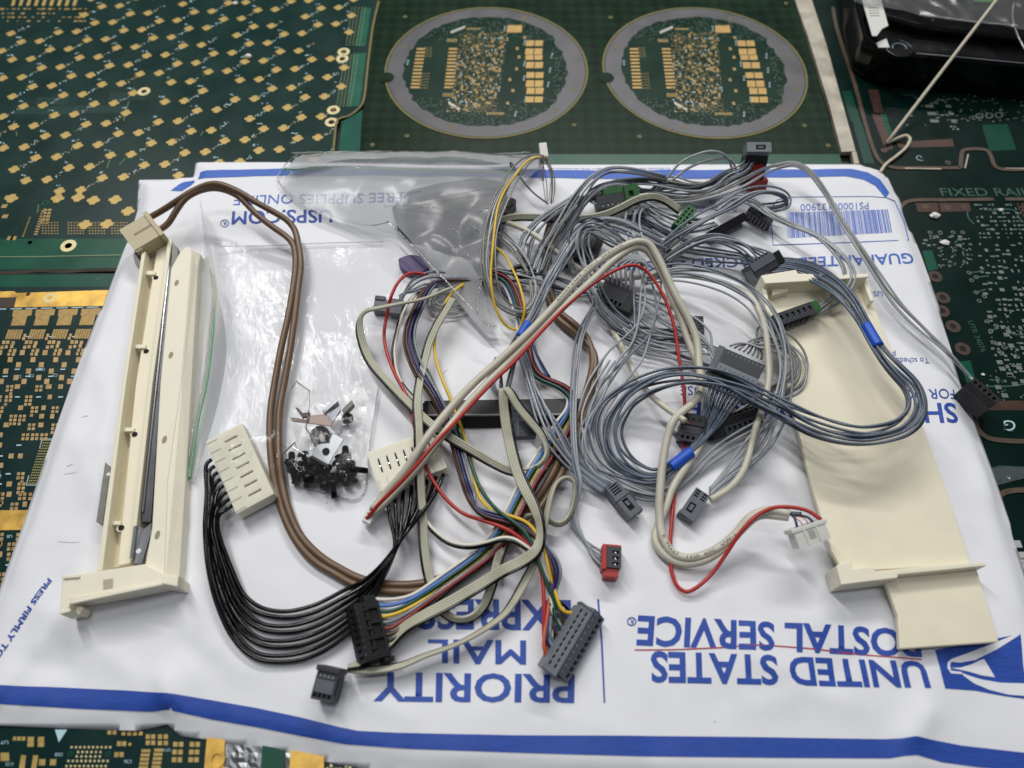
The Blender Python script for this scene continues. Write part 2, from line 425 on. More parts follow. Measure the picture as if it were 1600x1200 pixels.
# ---------------------------------------------------------------- printed circuit boards that make up the table
def board_mat(name, rgb, hatch=0.0, rough=.3, spec=.22):
    m = mat(name, rgb, rough, var=.16, vscale=45, bump=.05, bscale=700, spec=spec)
    if hatch and 'hatched' not in m:
        nt = m.node_tree; p = nt.nodes['Principled BSDF']
        tc = nt.nodes.new('ShaderNodeTexCoord'); mp = nt.nodes.new('ShaderNodeMapping')
        mp.inputs['Rotation'].default_value = (0, 0, R(45)); mp.inputs['Scale'].default_value = (1 / .0062,) * 3
        ch = nt.nodes.new('ShaderNodeTexChecker'); ch.inputs['Scale'].default_value = 1.0
        nt.links.new(tc.outputs['Object'], mp.inputs['Vector']); nt.links.new(mp.outputs['Vector'], ch.inputs['Vector'])
        mx = nt.nodes.new('ShaderNodeMix'); mx.data_type = 'RGBA'; mx.blend_type = 'MULTIPLY'
        old = p.inputs['Base Color'].links[0].from_socket
        nt.links.new(old, mx.inputs[6]); nt.links.new(ch.outputs['Fac'], mx.inputs['Factor'])
        mx.inputs[7].default_value = (hatch, hatch, hatch, 1)
        nt.links.new(mx.outputs[2], p.inputs['Base Color']); m['hatched'] = 1
    return m
PCB_A = board_mat('soldermask_teal', (8, 44, 39))
PCB_B = board_mat('soldermask_deep', (10, 42, 40))
PCB_C = board_mat('soldermask_hatched', (24, 46, 31), .66, spec=.07)
PCB_CD = board_mat('soldermask_disc', (14, 46, 34), spec=.1)
PCB_D = board_mat('soldermask_dark', (8, 31, 27), spec=.12)
BAND = board_mat('soldermask_band', (15, 76, 58))
GOLD = mat('gold_plating', (182, 155, 90), .42, .3, var=.14, vscale=350, bump=.08)
GOLD_DULL = mat('dull_gold_plating', (164, 136, 82), .5, .3, var=.22, vscale=500, bump=.1)
GOLD_WORN = mat('worn_gold_edge', (214, 172, 84), .38, .55, var=.30, vscale=140, bump=.15, bscale=200)
TIN = mat('tinned_pad', (118, 126, 120), .45, .35, var=.22, vscale=300)
COPPER = mat('bare_copper_edge', (84, 68, 56), .55, .15, var=.3, vscale=200, bump=.2)
BROWN_MASK = mat('brown_pad', (64, 38, 30), .5, .1, var=.25, vscale=200)
SILK = mat('silkscreen_white', (178, 210, 220), .6)
SILK_G = mat('etched_green', (38, 78, 66), .5)
FR4 = mat('fibreglass_edge', (112, 104, 52), .6, var=.2, vscale=300)
DARKHOLE = mat('dark_hole', (8, 9, 8), .8)
RINGMET = mat('tarnished_ring', (78, 77, 81), .42, .3, var=.28, vscale=55, bump=.08, bscale=500)

def board(name, label, poly, m, thick=2.4, cat='circuit board'):
    c = sum((W(*p) for p in poly), Vector()) / len(poly); c.z = -thick
    o = thing(name, label, cat, c)
    g = Geo(); g.prism([W(*p) for p in poly], (0, 0, -thick))
    g.out('laminate', m, o)
    return o
def lift(p, z): return Vector((p.x, p.y, z))
def flat(root, name, polys, m, z=.06, kind=None, label=None, base=None):
    """thin plated pads: list of world polygons with a little thickness"""
    if kind is None and 1 < len(polys) < 13:
        for q in polys: o = flat(root, name, [q], m, z, None, label, base)
        return o
    g = Geo()
    for poly in polys:
        g.prism([lift(p, z) for p in poly], (0, 0, -z - .02 if base is None else base - z))
    o = g.out(name, m, root, kind=kind, label=label); return o
def rect(c, ex, ey, w_, h_): return [c - ex * w_ / 2 - ey * h_ / 2, c + ex * w_ / 2 - ey * h_ / 2, c + ex * w_ / 2 + ey * h_ / 2, c - ex * w_ / 2 + ey * h_ / 2]
def ring(root, px, r0, r1, m, name='plated_hole', z=.12, n=22, squash=None, label=None):
    c = W(*px) if isinstance(px, tuple) else px
    g = Geo()
    a = [Vector((math.cos(2 * math.pi * i / n), math.sin(2 * math.pi * i / n), 0)) for i in range(n)]
    v = [lift(c + q * r1, -.01) for q in a] + [lift(c + q * r1, z) for q in a] + [lift(c + q * r0, z) for q in a] + [lift(c + q * r0, .012) for q in a]
    f = []
    for i in range(n):
        j = (i + 1) % n
        for k in range(3): f.append((k * n + i, k * n + j, (k + 1) * n + j, (k + 1) * n + i))
    g.add(v, f)
    o = g.out(name, m, root, label=label)
    if r0 > 0.3:
        g2 = Geo(); g2.prism([lift(c + q * r0, .03) for q in a], (0, 0, -.05)); g2.out('bore', DARKHOLE, o)
    return o
def path_ribbon(root, name, pts, width, m, z=.25, smooth_step=6, z0=-.02):
    d = catmull(pts, smooth_step) if smooth_step else pts
    pw = [W(*p[:2]) for p in d]; L, Rr = [], []
    for i, p in enumerate(pw):
        t = (pw[min(i + 1, len(pw) - 1)] - pw[max(i - 1, 0)]).normalized(); nrm = Vector((-t.y, t.x, 0))
        L.append(p + nrm * width / 2); Rr.append(p - nrm * width / 2)
    g = Geo(); n = len(pw)
    v = [lift(p, z0) for p in L] + [lift(p, z) for p in L] + [lift(p, z) for p in Rr] + [lift(p, z0) for p in Rr]
    f = []
    for i in range(n - 1):
        for k in range(3): f.append((k * n + i, k * n + i + 1, (k + 1) * n + i + 1, (k + 1) * n + i))
    g.add(v, f); return g.out(name, m, root)
def board_text(root, s, b0, b1, t0, m, bold=0, z=.05):
    A, B, C = W(*b0), W(*b1), W(*t0)
    return text_mesh(s, m, lambda u, v: lift(A.lerp(B, u) + (C - A) * v, z), 'lettering', root, bold, 0, None)
def polypx(pts): return [W(*p) for p in pts]

# --- board A, back left, with gold flower pads
A = board('circuit_board', 'teal circuit board covered with rows of gold flower-shaped pads behind the envelope', [(-420, -160), (604, -160), (592, 0), (578, 60), (566, 165), (548, 180), (527, 187), (518, 250), (500, 300), (470, 423.5), (-260, 423.5)], PCB_A)
av = (W(367.5, 155.5) - W(33.25, 65.5)) / 7
bv = (W(223.25, 257.5) - W(265.75, 128)) / 4
pv = W(246, 113.7) - W(216.5, 115)
a0 = W(33.25, 65.5)
ex, ey = Vector((1, 0, 0)), Vector((0, 1, 0))
def flower_mesh():
    g = Geo(); prof = [(3.1, .85), (2.05, .95), (1.95, 1.6), (1.35, 1.75), (1.3, 2.75), (-1.3, 2.75), (-1.35, 1.75), (-1.95, 1.6), (-2.05, .95), (-3.1, .85)]
    pts = [Vector((x, y, .08)) for x, y in prof] + [Vector((-x, -y, .08)) for x, y in prof]
    g.prism(pts, (0, 0, -.1))
    me = bpy.data.meshes.new('pad'); me.from_pydata([tuple(v * MM) for v in g.v], [], g.f); me.materials.append(GOLD); return me
fm = flower_mesh()
random.seed(3)
silk, dots, g_tail, spk = [], [], [], []
cnt = 0
holes_px = [(225, 143), (537, 81), (535, 92), (521, 172), (518, 191)]
def inA(px, py): return px < 560 - (py - 0) * .12 and py < 362 and not (px < 130 and py < 48) and not (135 > px and 300 < py < 366) and not (py > 300 and px < 214)
pix = []
def topx(p):
    # world -> photo pixel
    v = Vector((p.x, p.y, p.z - CAM_H)); zc = v.y * cp - v.z * sp; yc = v.y * sp + v.z * cp
    return 800 + FPX * v.x / zc, 600 - FPX * yc / zc
for i in range(-16, 20):
    for j in range(-16, 22):
        for k in range(2):
            p = a0 + av * i + bv * j + pv * k
            x, y = topx(p)
            if not (-12 < x < 560 and -9 < y < 362) or not inA(x, y) or in_env(p, -1): continue
            if any(math.hypot(x - hx, (y - hy) * 1.4) < 17 for hx, hy in holes_px): continue
            if random.random() < .035: continue
            o = link_mesh('pad', fm, A, Vector((p.x, p.y, 0)) * MM - origin_of(A)); cnt += 1
            o.rotation_euler.z = random.uniform(-.04, .04)
            if k:
                for _ in range(11):
                    t = random.random(); q = p + Vector((3.2 + 5.5 * t + random.uniform(-1.2, 1.2), 1.4 + 6.5 * t + random.uniform(-1, 1), 0)); (silk if random.random() < .6 else spk).append(rect(q, ex, ey, random.uniform(.4, .9), random.uniform(.4, .9)))
            else:
                for _ in range(4): silk.append(rect(p + Vector((random.uniform(-4.5, -1), 4.4 + random.uniform(-.6, .6), 0)), ex, ey, random.uniform(.5, 1.3), random.uniform(.4, .8)))
            for _ in range(4): dots.append(rect(p + Vector((random.uniform(-6, 6), random.uniform(-7, 7), 0)), ex, ey, .35, .35))
flat(A, 'silkscreen', silk, SILK, .03, 'stuff')
flat(A, 'via_dots', dots, BAND, .03, 'stuff')
flat(A, 'gold_specks', spk, GOLD_DULL, .05, 'stuff')
for q in ((90, 310), (122, 308.5), (146, 313), (180, 312), (200, 330), (133, 351), (167, 350), (18, 310)):
    o = link_mesh('pad', fm, A, lift(W(*q), 0) * MM - origin_of(A)); o.scale = (1.15, 1.15, 1)
hx_ = []
for cx_, cy_, nx_ in ((60, 153, 14), (175, 146, 16), (30, 168, 26), (120, 166, 22)):
    for ii in range(nx_):
        for jj in range(4): hx_.append(rect(W(cx_ + ii * 3.6 - jj * 1.5, cy_ + jj * 3), ex, ey, .6, .6))
flat(A, 'via_field', hx_, mat('faint_via', (52, 92, 80), .5), .03, 'stuff')
ring(A, (225, 143), 1.7, 3.8, mat('pale_gold', (214, 200, 150), .4, .3, var=.1))
for q in ((537, 81), (535, 92), (521, 172), (518, 191)): ring(A, q, 1.9, 3.9, MATS['pale_gold'])
ring(A, (107, 384), 1.9, 4.1, MATS['pale_gold'])
ring(A, (47, 379), 1.2, 2.6, BAND)
ring(A, (71, 317), 1.0, 2.0, BAND)
for x in range(20, 125, 12): flat(A, 'edge_finger', [polypx([(x - 3, 9), (x + 2, 9), (x + 6, -4), (x + 1, -4)])], GOLD, .06)
sm = []
for x in range(5, 135, 8):
    for y in (14, 21, 27, 33):
        if random.random() < .7: sm.append(rect(W(x + random.uniform(-2, 2), y), ex, ey, random.uniform(1, 3), random.uniform(.7, 1.8)))
for x0_ in (67, 107, 140, 175):
    for ii in range(6):
        for jj in range(5): sm.append(rect(W(x0_ + ii * 4.6, 348 + jj * 4.2), ex, ey, .75, .75))
for ii in range(10): sm += [rect(W(36 + ii * 1.2, 369 - ii * 3.2), ex, ey, .8, .7), rect(W(56 + ii * 1.3, 366 - ii * 4.0), ex, ey, 2, .9)]
for ii in range(2):
    for jj in range(5): sm.append(rect(W(66 + ii * 7 + jj * 1.2, 348 - jj * 5), ex, ey, 2.0, 1.6))
for c in ((12, 308), (7, 322), (16, 372), (21, 372), (8, 338)): sm.append(rect(W(*c), ex, ey, 3.0, 2.6))
flat(A, 'small_pads', sm, GOLD_DULL, .05, 'stuff')
flat(A, 'mask_band', [polypx([(-120, 373), (208, 373), (204, 400), (-120, 400)])], BAND, .03)
flat(A, 'mask_band', [polypx([(-120, 403), (203, 401.5), (196, 420), (-120, 421.5)])], BAND, .03)
path_ribbon(A, 'bare_line', [(-120, 401.5), (60, 401), (205, 398)], .55, mat('pale_edge', (118, 138, 96), .5), .08, 0)
path_ribbon(A, 'board_edge', [(592, 2), (583, 40), (575, 100), (567, 160), (560, 170), (545, 181), (528, 187), (523, 215), (520, 250)], 1.3, FR4, .18, 5)
vs_ = []
for r in range(46):
    y = 12 + r * 3.4; x = 570 - (y * .155)
    for c_ in range(5):
        if 72 < y < 84: continue
        vs_.append(rect(W(x - 18 + c_ * 5.2, y), ex, ey, .8, .8))
flat(A, 'via_dots', vs_, MATS['pale_edge'], .04, 'stuff')
flat(A, 'mask_band', [polypx([(566, 12), (580, 12), (571, 72), (555, 72)]), polypx([(552, 83), (572, 83), (562, 166), (543, 166)])], board_mat('soldermask_strip', (30, 92, 72)), .025)
scr = []
for q in ((201, 158, 195, 176), (195, 178, 193, 189), (25, 205, 26, 212), (171, 250, 167, 262), (313, 212, 317, 205), (60, 320, 58, 332), (186, 258, 196, 247), (150, 437, 160, 432)):
    scr.append(polypx([(q[0], q[1]), (q[0] + 1, q[1]), (q[2] + 1, q[3]), (q[2], q[3])]))
flat(A, 'scratch', scr, MATS['pale_edge'], .05)

# --- board B, left
B = board('circuit_board', 'green circuit board with a worn gold rail and copper-gold squares left of the envelope', [(-320, 427.5), (420, 426.5), (330, 620), (300, 985), (-520, 985)], PCB_B)
flat(B, 'mask_band', [polypx([(-160, 430), (196, 429), (188, 448), (-160, 449)])], BAND, .03)
flat(B, 'gold_rail', [polypx([(-160, 456), (6, 455.5), (22, 455), (26, 458), (176, 453), (164, 478), (10, 480.5), (-160, 481)])], GOLD_WORN, .10)
flat(B, 'bare_patch', [polypx([(-40, 466), (26, 464.5), (22, 481), (-40, 481.5)])], mat('brown_resist', (52, 34, 26), .5, var=.2), .14)
path_ribbon(B, 'crack', [(-120, 424.5), (20, 426), (60, 423), (100, 424), (140, 422), (220, 421)], 2.2, mat('grimy_gap', (50, 44, 32), .8, var=.5, vscale=80), .06, 5)
for k in range(7):
    path_ribbon(B, 'dash', [(-8 + k * 24, 483.2 - k * .5), (10 + k * 24, 482.8 - k * .5)], .5, SILK, .05, 0)
ring(B, (78, 465.5), 1.4, 3.0, MATS['pale_gold']); ring(B, (44, 460), .2, 1.1, DARKHOLE)
bex = (W(160, 480) - W(0, 484)).normalized(); bey = (W(20.6, 484) - W(16.6, 508)).normalized()
for k in range(5):
    dx = 35.6 * k
    flat(B, 'pad', [polypx([(21 + dx, 484.5 - k * .6), (51 + dx, 483.5 - k * .6), (49 + dx, 493 - k * .6), (42.5 + dx, 494 - k * .6), (39 + dx, 508.5 - k * .3), (16.5 + dx, 509 - k * .3), (21 + dx, 494.5 - k * .4), (19 + dx, 494 - k * .4)])], GOLD_DULL, .07)
    for q in range(6):
        flat(B, 'pad', [polypx([(13 + dx + q * 4, 515 - k * .3), (16.2 + dx + q * 4, 515 - k * .3), (11.2 + dx + q * 4, 530 - k * .3), (8 + dx + q * 4, 530 - k * .3)])], GOLD_DULL, .07)
sq, sk = [], []
def bsq(x, y, w_, h_, r=.0): sq.append(rect(W(x, y), bex, bey, w_, h_))
for k in range(5):
    dx = 35.6 * k
    for (x, y, s_) in ((6, 535, 1.6), (12.5, 535, 1.6), (20.5, 536, 1.6), (3, 543, 1.5), (10, 542, 1.4), (18.5, 541.5, 1.5), (16, 548, 1.3), (23, 548, 1.6), (14, 553.5, 1.3), (21, 553.5, 1.5), (39, 524, 1.3), (37, 529, 1.4)):
        bsq(x + dx, y - k * .2, s_, s_ * 1.3)
    for (x, y) in ((35 - 35.6, 551), (16, 562), (29, 570), (9, 580), (25, 590), (2, 596)): bsq(x + dx, y, 2.3, 2.9)
    for (x, y) in ((27, 577), (8, 588), (45, 526)): sk.append(rect(W(x + dx, y), bex, bey, 2.3, .6))
random.seed(21)
y = 604.0
while y < 965:
    x = -6 + random.uniform(0, 8)
    while x < 190:
        p = W(x, y)
        if not in_env(p, 2) and not (36 < x < 86 and 682 < y < 762) and not (788 < y < 834):
            t = random.random()
            if t < .40:
                for ii in range(2):
                    for jj in range(random.choice((2, 2, 3))): sq.append(rect(p + bex * (ii * 1.9) + bey * (-jj * 2.0), bex, bey, 1.35, 1.45))
            elif t < .75: sq.append(rect(p, bex, bey, random.uniform(1.8, 2.6), 2.4))
            elif t < .88:
                sk.append(rect(p, bex, bey, 2.2, .6))
        x += random.uniform(14, 20)
    y += random.uniform(13, 17)
flat(B, 'square_pads', sq, mat('copper_gold', (172, 144, 98), .5, .3, var=.25, vscale=300), .06, 'stuff')
flat(B, 'silkscreen', sk, SILK, .04, 'stuff')
bg_ = []
for r in range(17):
    for c_ in range(7):
        bg_.append(rect(W(45 + r * -1.35 + (c_ * 3.1) + 21.5, 688 + r * 4.2), bex, bey, .62, .62))
flat(B, 'ball_grid', bg_, mat('olive_gold', (150, 140, 84), .45, .3), .05, 'stuff')
path_ribbon(B, 'outline', [(66, 686), (90, 686)], .35, SILK, .05, 0); path_ribbon(B, 'outline', [(66, 686), (62, 700)], .35, SILK, .05, 0)
path_ribbon(B, 'outline', [(45, 743), (41, 758), (62, 758)], .35, SILK, .05, 0)
flat(B, 'gold_rail', [polypx([(-60, 798), (60, 797), (44, 828), (-60, 829)])], GOLD_WORN, .10)
board_text(B, 'C38', (3, 741), (-2, 752), (-4, 741), SILK)
for s_, x, y in (('C39', 60, 577), ('C31', 66, 577), ('C26', 29, 588), ('C28', 49, 587), ('C27', 86, 586), ('U8', 15, 838), ('C29', 116, 582)):
    board_text(B, s_, (x + 4, y - 2), (x - 4, y - 2), (x + 3.7, y + 2.5), SILK)

# --- board E, front left corner
E = board('circuit_board', 'green circuit board with gold squares below the front edge of the envelope', [(-300, 990), (1500, 990), (1500, 1330), (-300, 1330)], PCB_B)
eex, eey = W(220, 1160) - W(120, 1160), W(120, 1150) - W(116, 1190)
eex.normalize(); eey.normalize()
sq = []; dt = []
def grid(x0_, y0_, nx, ny, dx, dy, w_, h_, dst, skew=0):
    for jj in range(ny):
        for ii in range(nx): dst.append(rect(W(x0_ + ii * dx + jj * skew, y0_ + jj * dy), eex, eey, w_, h_))
grid(112, 1167.5, 10, 1, 6.7, 0, .75, .75, dt); grid(122, 1175, 6, 1, 7, 0, .75, .75, dt); grid(120, 1182, 6, 1, 7.2, 0, .75, .75, dt); grid(107, 1189, 10, 1, 6.8, 0, .75, .75, dt); grid(104, 1197, 10, 1, 6.8, 0, .75, .75, dt)
grid(48, 1155, 2, 2, 16, 8, 2.3, 1.6, sq); grid(23, 1154, 3, 1, 7, 0, 1.3, 1.3, sq)
flat(E, 'pad', [polypx([(1, 1176), (14, 1176), (15, 1189), (1, 1189)])], GOLD, .07)
flat(E, 'pad', [polypx([(33, 1180), (41, 1180), (38, 1206), (29, 1206)])], GOLD, .07); flat(E, 'pad', [polypx([(52, 1180), (60, 1180), (56, 1206), (48, 1206)])], GOLD, .07)
grid(66, 1191, 2, 1, 17, 0, 2.2, 2.0, sq); grid(171, 1144.5, 2, 1, 8, 0, 1.4, 1.3, sq); grid(193, 1146, 4, 1, 9, 0, 1.4, 1.3, sq); grid(186, 1162, 2, 1, 8, 0, 1.5, 1.6, sq); grid(182, 1179, 2, 1, 8, 0, 1.5, 1.6, sq); grid(203, 1163, 1, 1, 8, 0, 1, 1, sq)
grid(228, 1173, 1, 5, 0, 6.6, 3.2, 1.0, sq, -1); grid(248, 1172, 1, 5, 0, 6.6, 3.2, 1.0, sq, -1)
grid(231, 1151, 2, 2, 8.4, 9.5, 1.5, 1.5, sq); grid(250, 1151, 2, 2, 9.2, 10, 1.5, 1.5, sq)
grid(274, 1163, 2, 3, 9, 12, 1.6, 1.6, sq, -1); grid(300, 1163, 2, 3, 9, 12, 1.6, 1.6, sq, -1)
flat(E, 'square_pads', sq, GOLD, .06, 'stuff'); flat(E, 'via_dots', dt, MATS['pale_gold'], .06, 'stuff')
ring(E, (110, 1178), .5, .95, BAND); ring(E, (169, 1178), .5, .95, BAND)
for s_, x, y in (('U7', 7, 1160), ('CR28', 92, 1179), ('C26', 200, 1190), ('U14', 260, 1172), ('C12', 15, 1194)): board_text(E, s_, (x + 6, y - 2.5), (x - 6, y - 2.5), (x + 6, y + 2.5), SILK)
flat(E, 'arrow_mark', [polypx([(86, 1140), (105, 1140), (92, 1160)])], SILK, .05)
random.seed(31); sq = []
for k in range(34): sq.append(rect(W(505 + 7 * k + random.uniform(-2, 2), 1195 + random.uniform(0, 10)), eex, eey, 1.0, 1.0))
flat(E, 'via_dots', sq, MATS['pale_gold'], .06, 'stuff')
brk = thing('brass_bracket', 'small brass corner plate with a round hole at the front edge of the envelope', 'metal plate', W(338, 1185))
flat(brk, 'plate', [polypx([(325, 1150), (353, 1156), (350, 1225), (318, 1225)])], GOLD_WORN, .9, base=.1)
ring(brk, lift(W(341, 1187), 0), 1.9, 2.9, GOLD_WORN, 'eyelet', 1.5)
CHROME = mat('crumpled_foil', (128, 130, 134), .34, .8, bump=.8, bscale=140)
foil = thing('foil_tape', 'crumpled shiny foil tape beside the brass plate at the front edge', 'foil', W(375, 1190))
bm_ = sheet_bm([W(355, 1150), W(460, 1160), W(468, 1240), W(348, 1240)], 1.6, lambda x, y: .35 + .9 * abs(noise.noise((x / 4.5, y / 3.2, 9))) + .25 * abs(noise.noise((x / 1.6, y / 1.6, 2))))
from_bm('foil', bm_, CHROME, foil)
flat(E, 'mask_band', [polypx([(412, 1165), (446, 1172), (444, 1230), (408, 1230)])], BAND, 1.6)
flat(brk, 'plate', [polypx([(456, 1172), (508, 1182), (506, 1240), (452, 1240)])], GOLD_WORN, 1.7, base=.1)

# --- board C, back centre, with two round boards still in their frame
C = board('circuit_board', 'hatched green panel around two round circuit boards', [(607, -160), (1206, -160), (1241, 0), (1316, 255), (1300, 258), (526, 258), (532, 189), (551, 183), (569, 168), (581, 61), (595.5, 0)], PCB_C)
flat(C, 'mask_band', [polypx([(527, 241), (1311, 241), (1316, 257), (524, 257)])], BAND, .04)
flat(C, 'mask_band', [polypx([(535, 190), (566, 172), (562, 240), (528, 240)])], board_mat('soldermask_corner', (16, 84, 68)), .04)
for q in ((633, 26), (636, 212), (582, 226), (954, 27), (897, 195), (999, 213), (1257, 196), (1228, 5), (1294, 227)): ring(C, q, .5, 1.3, FR4, 'mark', .06)
c1 = (W(760, 12) + W(760, 217)) / 2; c2 = (W(1100, 11) + W(1100, 219)) / 2
rad = (W(918, 113) - W(603, 113)).length / 2
for ci, c in enumerate((c1, c2)):
    n = 96; a = [Vector((math.cos(2 * math.pi * i / n), math.sin(2 * math.pi * i / n), 0)) for i in range(n)]
    disc = build('round_board', [lift(c + q * rad, .12) for q in a] + [lift(c + q * rad, -.02) for q in a], [tuple(range(n))] + [(i, n + i, n + (i + 1) % n, (i + 1) % n) for i in range(n)], PCB_CD, C)
    def annulus(name, r0, r1, z, m, jag=0.0):
        g = Geo(); rr0 = []
        random.seed(8 + ci)
        for i, q in enumerate(a):
            s_ = 1.0
            if jag:
                an = 2 * math.pi * i / n
                s_ = 1 - jag * (abs(math.cos(an)) > .86) * (.5 if math.cos(an) < 0 else 1.0) + .012 * random.choice((-1, 0, 1))
            rr0.append(r0 * s_)
        v = [lift(c + q * r1, z) for q in a] + [lift(c + q * r, z) for q, r in zip(a, rr0)] + [lift(c + q * r1, .0) for q in a] + [lift(c + q * r, .0) for q, r in zip(a, rr0)]
        f = []
        for i in range(n):
            j = (i + 1) % n
            f += [(i, j, n + j, n + i), (i, 2 * n + i, 2 * n + j, j), (n + i, n + j, 3 * n + j, 3 * n + i)]
        g.add(v, f); return g.out(name, m, disc)
    annulus('metal_ring', rad * .845, rad * .985, .2, RINGMET, .05)
    annulus('routed_groove', rad * .992, rad * 1.012, .28, FR4)
    gg = Geo()
    gg.prism([lift(c + q * 5.0 + Vector((-rad * .985, 3.0 - 12, 0)), .3) for q in a[::6]], (0, 0, -.28)); gg.out('notch', PCB_C, disc)
    for ang in (12, 65, 158, 250, 318, 340):
        ring(disc, c + Vector((math.cos(R(ang)), math.sin(R(ang)), 0)) * rad * .91, .9, 1.7, FR4, 'tooling_hole', .26)
    off = c - c2
    def dp(x, y): return W(800 + x / 4, y / 4) + off
    big, med, small, sil = [], [], [], []
    for k in range(12):
        t = k / 11
        big.append(rect(dp(762 + 20 * t, 308 + 240 * t), ex, ey, 5.6, 1.75)); big.append(rect(dp(963 + 30 * t, 308 + 240 * t), ex, ey, 5.6, 1.75))
    for k in range(5):
        med.append(rect(dp(918 + 13 * k, 255), ex, ey, .8, 3.4)); med.append(rect(dp(972 + 14 * k, 595), ex, ey, .8, 3.4))
    for k, (y0_, y1_, x0_) in enumerate(((255, 290, 1412), (305, 343, 1420), (346, 376, 1430), (390, 428, 1444), (454, 490, 1462), (505, 545, 1472), (551, 590, 1486), (606, 642, 1494))):
        for q in (0, 56):
            a_, b_, c_, d_ = dp(x0_ + q, y1_), dp(x0_ + q + 50, y1_), dp(x0_ + q + 46, y0_), dp(x0_ + q - 4, y0_)
            o = flat(disc, 'pad', [[a_, b_, c_, d_]], mat('disc_gold', (172, 140, 78), .45, .3, var=.15), .18, base=.1)
    flat(disc, 'pad', [[dp(1272, 205), dp(1366, 205), dp(1360, 160), dp(1268, 160)]], MATS['disc_gold'], .18, base=.1)
    random.seed(40)
    yy = 205
    while yy < 700:
        xx = 1010
        while xx < 1300:
            dens = 1 - max(0, abs((yy - 440) / 300)) ** 3
            if random.random() < .80 and not (1330 > xx > 1300 and 560 < yy < 640):
                q = random.random()
                if q < .7: small.append(rect(dp(xx + random.uniform(-3, 3) + (yy - 400) * .08, yy + random.uniform(-3, 3)), ex, ey, random.uniform(.4, .85), random.uniform(.5, 1.1)))
                elif q < .82: med.append(rect(dp(xx, yy), ex, ey, random.uniform(1.2, 2.2), random.uniform(1.2, 2.2)))
                elif q < .87: sil.append(rect(dp(xx, yy), ex, ey, 1.0, .9))
            xx += 11
        yy += 12
    for k in range(7):
        for x0_ in (1240, 1370): med.append(rect(dp(x0_ + random.uniform(-12, 30), 230 + k * 68 + random.uniform(-10, 10)), ex, ey, 1.8, 2.8))
    for k in range(8): med.append(rect(dp(1272 + k * 14, 712), ex, ey, .9, 2.4)); med.append(rect(dp(1022 + k * 11, 182), ex, ey, .8, 2))
    for ii in range(4):
        for jj in range(6): small.append(rect(dp(785 + ii * 13 + jj * 2, 300 + jj * 11), ex, ey, .7, .7)); small.append(rect(dp(808 + ii * 14 + jj * 2, 462 + jj * 18), ex, ey, .7, .9))
    for q in ((700, 392), (1010, 410), (1050, 470), (1130, 515), (1310, 560), (1190, 660), (1130, 655), (1450, 715), (1255, 180), (1400, 268), (1430, 400), (1450, 490), (1490, 620), (1590, 350), (1600, 440), (1610, 530)): sil += [rect(dp(q[0], q[1] + 12 * k), ex, ey, 1.1, .7) for k in (-1, 0, 1)]
    flat(disc, 'edge_fingers', big, MATS['disc_gold'], .17, 'stuff', base=.1); flat(disc, 'medium_pads', med, mat('tan_pad', (150, 126, 76), .5, .25, var=.2, vscale=400), .17, 'stuff', base=.1)
    flat(disc, 'small_pads', small, mat('olive_pad', (132, 114, 70), .5, .2, var=.25, vscale=400), .16, 'stuff', base=.1); flat(disc, 'silkscreen', sil, SILK, .15, 'stuff', base=.1)
    wl = []
    for k in range(9): wl.append(rect(dp(928 + k * 9, 203 - k * 4), ex, ey, .8, 2.6)); wl.append(rect(dp(1018 + k * 9, 645 + k * 5), ex, ey, .8, 2.6))
    flat(disc, 'white_label', wl, mat('white_print', (200, 200, 190), .6), .15, base=.1)
    hd = []
    for k in range(900):
        an = random.uniform(0, 2 * math.pi); rr = rad * random.uniform(.58, .83)
        x_, y_ = rr * math.cos(an), rr * math.sin(an)
        if abs(y_) > rad * .46 or x_ > rad * .66: hd.append(rect(c + Vector((round(x_ / 1.7) * 1.7 + (round(y_ / 1.5) % 2) * .85, round(y_ / 1.5) * 1.5, 0)), ex, ey, .7, .7))
    flat(disc, 'thieving_dots', hd, mat('dot_grey', (84, 100, 84), .5), .14, 'stuff', base=.1)

# --- pale worn metal strip between the back boards
ms = thing('metal_strip', 'pale worn metal strip running between the round boards and the dark right-hand board', 'metal strip', W(1290, 120))
flat(ms, 'strip', [polypx([(1210, -100), (1238, -100), (1267, 0), (1290, 70), (1336, 238), (1314, 239), (1296, 170), (1262, 60), (1241, 0)])], mat('worn_aluminium', (170, 164, 150), .5, .35, var=.35, vscale=70, bump=.2, bscale=150), .9, base=-2)
flat(ms, 'strip', [polypx([(1330, 239), (1337, 238), (1342, 257), (1334, 257)])], MATS['worn_aluminium'], .7, base=-2)

# --- board D, right
D = board('circuit_board', 'dark green circuit board with copper-edged slots beneath the black tray', [(1240, -160), (2200, -160), (2700, 1300), (1400, 1300), (1330, 600), (1340, 257), (1337, 236), (1269, 0)], PCB_D)
cop = [[(1301, 12), (1306, 40), (1336, 135), (1352, 195), (1366, 238), (1376, 254), (1394, 262), (1440, 263), (1500, 263)], [(1500, 263), (1503, 238), (1506, 235), (1542, 236), (1548, 245), (1556, 262), (1640, 263)],
       [(1405, 326), (1413, 318), (1425, 314), (1480, 313), (1552, 312)], [(1570, 312), (1700, 311)], [(1522, 652), (1528, 672), (1542, 684), (1570, 689), (1640, 690)], [(1562, 800), (1556, 788), (1562, 774), (1575, 768), (1640, 766)]]
for q in cop: path_ribbon(D, 'copper_edge', q, 2.3, COPPER, .5, 5)
for q in ([(1507, 262), (1512, 240)], [(1413, 262), (1470, 263)], [(1570, 262), (1640, 263)]): path_ribbon(D, 'pale_edge', [(x, y + 2) for x, y in q], .8, MATS['worn_aluminium'], .62, 0)
